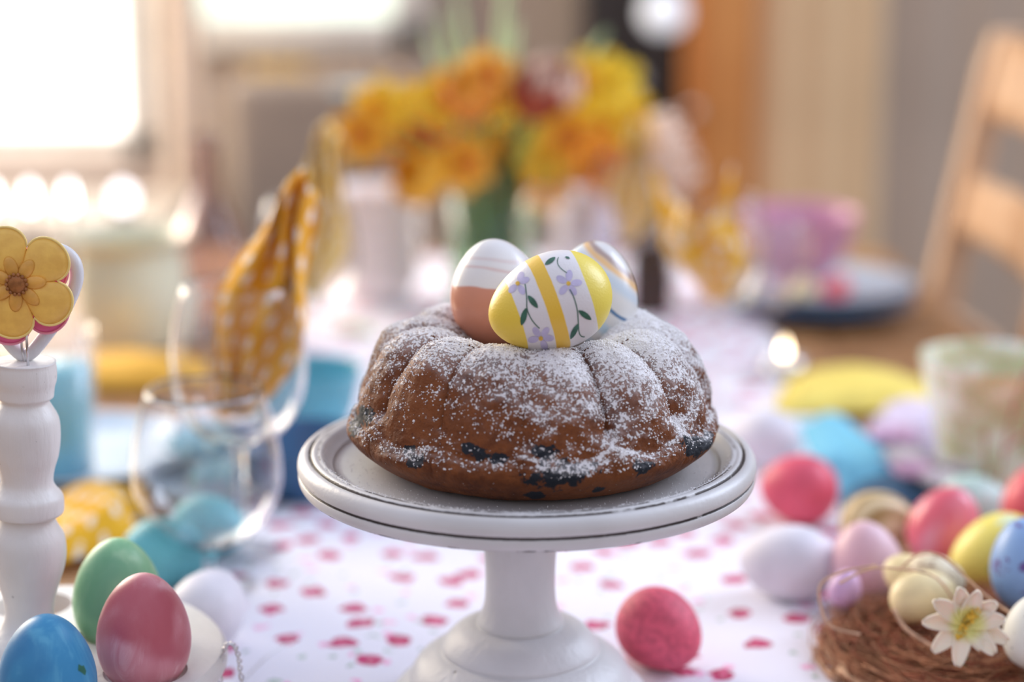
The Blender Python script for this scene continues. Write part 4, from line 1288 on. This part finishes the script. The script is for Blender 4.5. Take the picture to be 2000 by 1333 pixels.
heads = [('d', 'amber', 'orange', 710, 262), ('t', 'dark', '', 768, 300), ('d', 'yellow', 'amber', 800, 215), ('d', 'yellow', 'amber', 745, 215), ('t', 'red', '', 888, 275), ('d', 'amber', 'orange', 948, 155), ('d', 'yellow', 'amber', 865, 195),
         ('d', 'amber', 'orange', 955, 300), ('d', 'yellow', 'amber', 1010, 245), ('d', 'lemon', 'yellow', 1072, 305), ('d', 'amber', 'orange', 1012, 345), ('t', 'orange', '', 925, 235), ('t', 'amber', '', 855, 365),
         ('d', 'yellow', 'yellow', 1195, 165), ('d', 'yellow', 'amber', 1130, 210), ('d', 'yellow', 'amber', 1170, 245), ('d', 'amber', 'orange', 1205, 295), ('d', 'orange', 'orange', 1160, 320), ('t', 'pale', '', 1062, 215),
         ('d', 'yellow', 'amber', 1140, 160), ('t', 'pale', '', 1245, 300), ('t', 'pale', '', 1262, 345), ('d', 'yellow', 'amber', 985, 200), ('t', 'dark', '', 1035, 230), ('d', 'amber', 'orange', 1120, 280), ('d', 'yellow', 'amber', 1085, 255),
         ('d', 'orange', 'orange', 820, 275), ('d', 'amber', 'amber', 1060, 360), ('d', 'yellow', 'amber', 1215, 225), ('d', 'amber', 'orange', 900, 320)]
FL = ['amber daffodil at the far left tip of the bouquet', 'dark maroon tulip hanging at the left of the bouquet', 'yellow daffodil in the upper left of the bouquet', 'yellow daffodil above the amber one at the far left', 'bright red tulip left of the bouquet centre',
      'amber daffodil standing highest in the middle of the bouquet', 'yellow daffodil just above the red tulip', 'amber daffodil right of the red tulip', 'yellow daffodil at the centre of the bouquet', 'lemon yellow daffodil low at the front of the bouquet',
      'amber daffodil lowest under the bouquet centre', 'orange tulip between the red tulip and the highest amber daffodil', 'amber tulip drooping left of the vase neck', 'yellow daffodil highest at the right of the bouquet', 'yellow daffodil below the two highest on the right',
      'yellow daffodil in the middle of the right side of the bouquet', 'amber daffodil low at the right end of the bouquet', 'deep orange daffodil low on the right side of the bouquet', 'pale peach tulip in the upper middle of the bouquet', 'yellow daffodil at the upper right, left of the highest one',
      'pale peach tulip at the right end of the bouquet', 'pale peach tulip drooping lowest at the right end', 'yellow daffodil right below the highest amber daffodil', 'dark maroon tulip beside the pale peach one in the upper middle', 'amber daffodil just above the lemon yellow one',
      'yellow daffodil between the centre and the right side of the bouquet', 'deep orange daffodil on the left side of the bouquet', 'amber daffodil hanging below the lemon yellow one', 'yellow daffodil at the right edge above the low amber one', 'amber daffodil below the red tulip']
for i, (kd, c1, c2, px, py) in enumerate(heads):
    yy = VY + [-.05, .0, .05, -.03, .03, -.06][i % 6]
    flower(kd, c1, c2, FL[i], at(px, py, yy), i)
# leaf blades
LEAF = ['pale leaf blade second from the left above the bouquet', 'pale leaf blade third from the left above the bouquet', 'broadest pale leaf blade rising above the middle of the bouquet', 'short pale leaf blade just right of the broadest one', 'pale leaf blade leaning farthest right above the bouquet', 'narrow pale leaf blade left of the one leaning farthest right',
        'dark green leaf leaning farthest left below the flowers', 'dark green leaf in the middle below the flowers', 'dark green leaf between the middle and the far left below the flowers', 'dark green leaf leaning farthest right below the flowers', 'leftmost pale leaf blade above the bouquet', 'dark green leaf just right of the middle below the flowers']
for i, (x0_, y0_, x1_, y1_, wd, mt) in enumerate(((905, 360, 858, 20, .010, M_leafp), (925, 350, 892, -20, .008, M_leafp), (960, 350, 990, -60, .012, M_leafp), (1000, 340, 1010, 40, .008, M_leafp), (1040, 340, 1185, 60, .012, M_leafp),
                                                   (1010, 330, 1145, 95, .009, M_leafp), (880, 470, 820, 330, .012, M_leafd), (1000, 480, 960, 330, .014, M_leafd), (930, 480, 905, 330, .014, M_leafd), (1030, 470, 1090, 350, .012, M_leafd), (900, 360, 830, 60, .008, M_leafp), (975, 480, 1010, 350, .014, M_leafd))):
    a_ = Vector((VX + (x0_ - 962) * .0001, VY + (-.03 if i > 5 else .02), .020)); b_ = at(x1_, y1_, VY + (-.04 if mt is M_leafd else .03))
    neck = Vector((VX + (x0_ - 962) * .00022, a_.y, .14))

    def f(u, v, a_=a_, b_=b_, wd=wd, neck=neck):
        p = a_.lerp(neck, v / .35) if v < .35 else neck.lerp(b_, (v - .35) / .65)
        w_ = wd * (math.sin(PI * (.15 + .84 * v)) ** .6) * .7
        return p - a_ + Vector(((2 * u - 1) * w_, .003 * (2 * u - 1) ** 2, 0))
    o = MB().sheet(f, 4, 24).build('leaf_blade', mt, solid=.0008); o.location = a_
    tag(o, LEAF[i], 'leaf', 'leaf blades in the bouquet')
# green sprig on the cloth left of the cake
sg = atz(690, 650, .005)


def sf(u, v): return ((v - .5) * .06, (2 * u - 1) * .009 * math.sin(PI * (.1 + .85 * v)), .004 * math.sin(PI * v))


o = MB().sheet(sf, 4, 10).build('fallen_leaf', M_leafp, solid=.0008); o.location = (sg.x, sg.y, .0075); o.rotation_euler = (0, 0, -.6)
tag(o, 'fallen green leaf on the cloth behind the cake', 'leaf')

# ================================================================ CHAIR (right)
M_oakc = wood('chair_oak', (.50, .27, .13), (.76, .52, .34), .22, 'Z')
chx = .468
ch = thing('dining_chair', 'wooden ladder-back dining chair at the right side of the table', 'chair', (chx, 1.0, -.75))


def cpost(yy):
    # splayed back post: straight below the seat, leaning outwards above it
    mb = MB(); pts = [(.0, yy, 0), (.0, yy, .46), (.014, yy, .75), (.060, yy, 1.0), (.072, yy, 1.035)]
    vs_ = []; fs_ = []
    for (a_, b_, c_) in pts:
        for (dx, dy) in ((-.017, -.016), (.017, -.016), (.017, .016), (-.017, .016)): vs_.append((a_ + dx, b_ + dy, c_))
    for i in range(len(pts) - 1):
        for k in range(4): fs_.append((i * 4 + k, i * 4 + (k + 1) % 4, (i + 1) * 4 + (k + 1) % 4, (i + 1) * 4 + k))
    fs_.append((0, 1, 2, 3)); fs_.append(tuple(len(vs_) - 4 + k for k in range(4)))
    return mb.add(vs_, fs_)


for yy in (.17, -.23): bevel(cpost(yy).build('back_post', M_oakc, ch, smooth=False), .004)
for zc, hh_, xo in ((.985, .085, .060), (.845, .060, .034), (.70, .050, .012)):
    def rf(u, v, zc=zc, hh_=hh_, xo=xo): return (xo + .012 * math.sin(PI * u) + .17 * (v - .5) * hh_, .165 - .39 * u, zc + (v - .5) * hh_ + .006 * math.sin(PI * u) * (1 if v > .5 else 0))
    MB().sheet(rf, 16, 4).build('back_rail', M_oakc, ch, solid=.016)
bevel(MB().box((-.18, -.03, .455), (.40, .42, .028)).build('seat', M_oakc, ch, smooth=False), .008)
for yy in (.14, -.20): bevel(MB().box((-.34, yy, .22), (.034, .034, .44)).build('leg', M_oakc, ch, smooth=False), .004)
MB().box((-.17, .15, .25), (.33, .02, .03)).build('stretcher', M_oakc, ch, smooth=False)
MB().box((-.17, -.21, .25), (.33, .02, .03)).build('stretcher', M_oakc, ch, smooth=False)

# ================================================================ BACKGROUND FURNITURE
M_orange = wood('orange_wood', (.50, .17, .04), (.72, .32, .10), .35, 'Z', .4)
M_dark = plain('near_black_wood', (.022, .016, .015), .5, .2, 5, 0)
M_curt = plain('beige_linen', (.88, .63, .36), .85, .06, 4, 0)
M_curt2 = plain('taupe_linen', (.50, .40, .31), .85, .06, 4, 0)
M_och = plain('ochre_linen', (.72, .47, .13), .85, .06, 4, 0)
M_pinkb = plain('pinkish_beige_linen', (.74, .56, .44), .85, .06, 4, 0)
M_taupe = plain('grey_brown_upholstery', (.33, .26, .21), .85, .08, 6, 0)


def bx(px, py, Y): return at(px, py, Y)


# tall dark cabinet
YB = 2.45
a_ = bx(1140, 0, YB); b_ = bx(1330, 0, YB); cw = b_.x - a_.x; H_ = 1.45
cab = thing('dark_cabinet', 'narrow near black cabinet behind the flowers', 'cabinet', ((a_.x + b_.x) / 2, YB + .15, -.75))
bevel(MB().box((0, 0, H_ / 2), (cw, .28, H_)).build('body', M_dark, cab, smooth=False), .005)
for k in (0, 1):
    bevel(MB().box(((-.25 + .5 * k) * cw, -.148, H_ / 2), (cw / 2 - .006, .016, H_ - .04)).build('door', M_dark, cab, smooth=False), .003)
for s2 in (-1, 1): MB().lathe(egg_prof(.022, .022, 8), 12, (s2 * .012, -.165, .85)).build('handle', M_tin, cab)
# orange wood wardrobe with panelled doors
a_ = bx(1335, 0, YB); b_ = bx(1480, 0, YB); cw = b_.x - a_.x
wr = thing('wooden_wardrobe', 'orange brown wooden cupboard between dark cabinet and beige curtain', 'wardrobe', ((a_.x + b_.x) / 2, YB + .10, -.75))
bevel(MB().box((0, 0, .8), (cw, .28, 1.6)).build('body', M_orange, wr, smooth=False), .005)
for k in range(3): bevel(MB().box((0, -.147, .28 + .52 * k), (cw - .03, .014, .48)).build('door_panel', M_orange, wr, smooth=False), .006)
MB().lathe(egg_prof(.022, .022, 8), 12, (-.05, -.163, .80)).build('knob', M_tin, wr)


def curtain(label, x0_, x1_, Y, z0_, z1_, mat, amp=.02, folds=6):
    wd = x1_ - x0_
    def f(u, v): return ((u - .5) * wd, amp * math.sin(u * folds * 2 * PI + .6 * math.sin(v * 3)), z0_ + (z1_ - z0_) * v)
    o = MB().sheet(f, folds * 12, 12).build('curtain', mat, solid=.003); o.location = ((x0_ + x1_) / 2, Y, 0)
    return tag(o, label, 'curtain', 'curtains on the back wall')


curtain('wide beige curtain hanging behind the pink bowl', bx(1470, 0, 2.5).x, bx(1730, 0, 2.5).x, 2.50, -.70, 1.3, M_curt, .006, 3)
curtain('taupe curtain hanging behind the chair', bx(1732, 0, 2.5).x, bx(2100, 0, 2.5).x, 2.50, -.70, 1.3, M_curt2, .006, 3)
curtain('ochre curtain panel left of the flowers', bx(480, 0, 2.5).x, bx(600, 0, 2.5).x, 2.50, -.30, .12, M_och, .012, 3)
curtain('pinkish beige curtain panel behind the flowers', bx(585, 0, 2.5).x, bx(800, 0, 2.5).x, 2.50, -.70, .11, M_pinkb, .012, 4)
curtain('pale rose curtain panel beside the bright window', bx(305, 0, 2.5).x, bx(390, 0, 2.5).x, 2.50, -.70, 1.3, plain('pale_rose_linen', (.84, .70, .58), .85, .05, 4, 0), .012, 2)
# armchair: grey-brown, behind the decanter
ac = bx(520, 330, 2.15)
arm = thing('armchair', 'grey brown upholstered armchair far behind the decanter', 'armchair', (ac.x + .07, 2.2, -.75))
bevel(MB().box((0, .10, .50), (.30, .10, .74)).build('backrest', M_taupe, arm, smooth=False), .03, 3)
bevel(MB().box((0, -.10, .30), (.30, .40, .14)).build('seat', M_taupe, arm, smooth=False), .03, 3)
for s2 in (-1, 1): bevel(MB().box((s2 * .18, -.08, .34), (.07, .44, .34)).build('armrest', M_taupe, arm, smooth=False), .02, 3)
for s2 in (-1, 1):
    for t2 in (-1, 1): MB().box((s2 * .15, -.08 + t2 * .18, .09), (.03, .03, .17)).build('leg', M_dark, arm, smooth=False)
# sideboard under the window
sbz = at(100, 432, 1.95).z
sb = thing('sideboard', 'low grey brown sideboard under the bright window', 'sideboard', (-.98, 2.05, -.75)); hb = sbz + .75
bevel(MB().box((0, 0, hb / 2), (.86, .34, hb - .02)).build('body', M_taupe, sb, smooth=False), .006)
bevel(MB().box((0, 0, hb - .012), (.90, .38, .024)).build('top', plain('grey_brown_board', (.45, .37, .30), .5, .1, 10, 0), sb, smooth=False), .004)
for k in range(3):
    d_ = bevel(MB().box((-.28 + .28 * k, -.178, hb / 2 - .02), (.26, .016, hb - .10)).build('door', M_taupe, sb, smooth=False), .004)
    MB().lathe(egg_prof(.02, .02, 8), 12, (-.18 + .28 * k, -.195, hb / 2)).build('knob', M_tin, d_)
M_glow = emit('oval_glow', (.95, .93, .96), 6.0)  # invented glowing shapes on sticks, standing in for blurred ovals of window light
M_glow2 = emit('wide_oval_glow', (.95, .93, .98), 2.4)
for k, (px, lb) in enumerate(((-16, 'slim glowing stand-in for a bright window light oval cut by the left edge of the photo'), (58, 'second slim glowing stand-in for a bright window light oval from the left at the far table end'), (134, 'third slim glowing stand-in for a bright window light oval from the left at the far table end'), (240, 'widest glowing stand-in for a bright window light oval at the far table end, rightmost of the row'))):
    p = at(px, 382, 1.30); wd = .0050 if k < 3 else .0135
    zf = p.z - .0035
    t = thing('bright_oval_stand_in', lb, 'candle', (p.x, 1.30, .003), group='glowing stand-ins for bright ovals at the far table end')
    MB().lathe([(0, 0), (.020, 0), (.020, .004), (.008, .008), (wd * .9, .012), (wd * .9, zf - .016), (0, zf - .016)], 24).build('oval_stick', M_taupe, t)
    MB().lathe(smooth_prof([(0, zf - .016), (wd * .8, zf - .014), (wd, zf - .004), (wd * .9, zf + .006), (wd * .3, zf + .014), (0, zf + .016)], 3), 24).build('glow_tip', M_glow if k < 3 else M_glow2, t)
# hanging lamp top centre-right (white disc at the very top)
lp = at(1298, 22, 2.0)
lamp = thing('hanging_lamp', 'round white glowing lamp hanging above the flowers at the top edge', 'lamp', lp)
MB().lathe(egg_prof(.07, .07, 16), 28).build('lamp_globe', emit('white_globe_glow', (.86, .88, .95), .55), lamp)
MB().tube([(0, 0, .034), (0, 0, 1.2)], .002, 6).build('cord', M_dark, lamp)
# grey-blue dish on stand behind flowers
dp = at(703, 192, 1.75)
dk = thing('blue_dish', 'small grey blue dish on a dark stand left of the bouquet', 'dish', (dp.x, dp.y, dp.z - .0))
MB().lathe([(0, 0), (.020, 0), (.040, .014), (.0395, .016), (.018, .004), (0, .004)], 32).build('dish', plain('grey_blue_dish_glaze', (.28, .38, .44), .4), dk)
MB().lathe([(.030, -dp.z - .75), (.030, -dp.z - .73), (.008, -dp.z - .72), (.008, -.004), (.016, 0)], 24).build('stand', M_dark, dk)
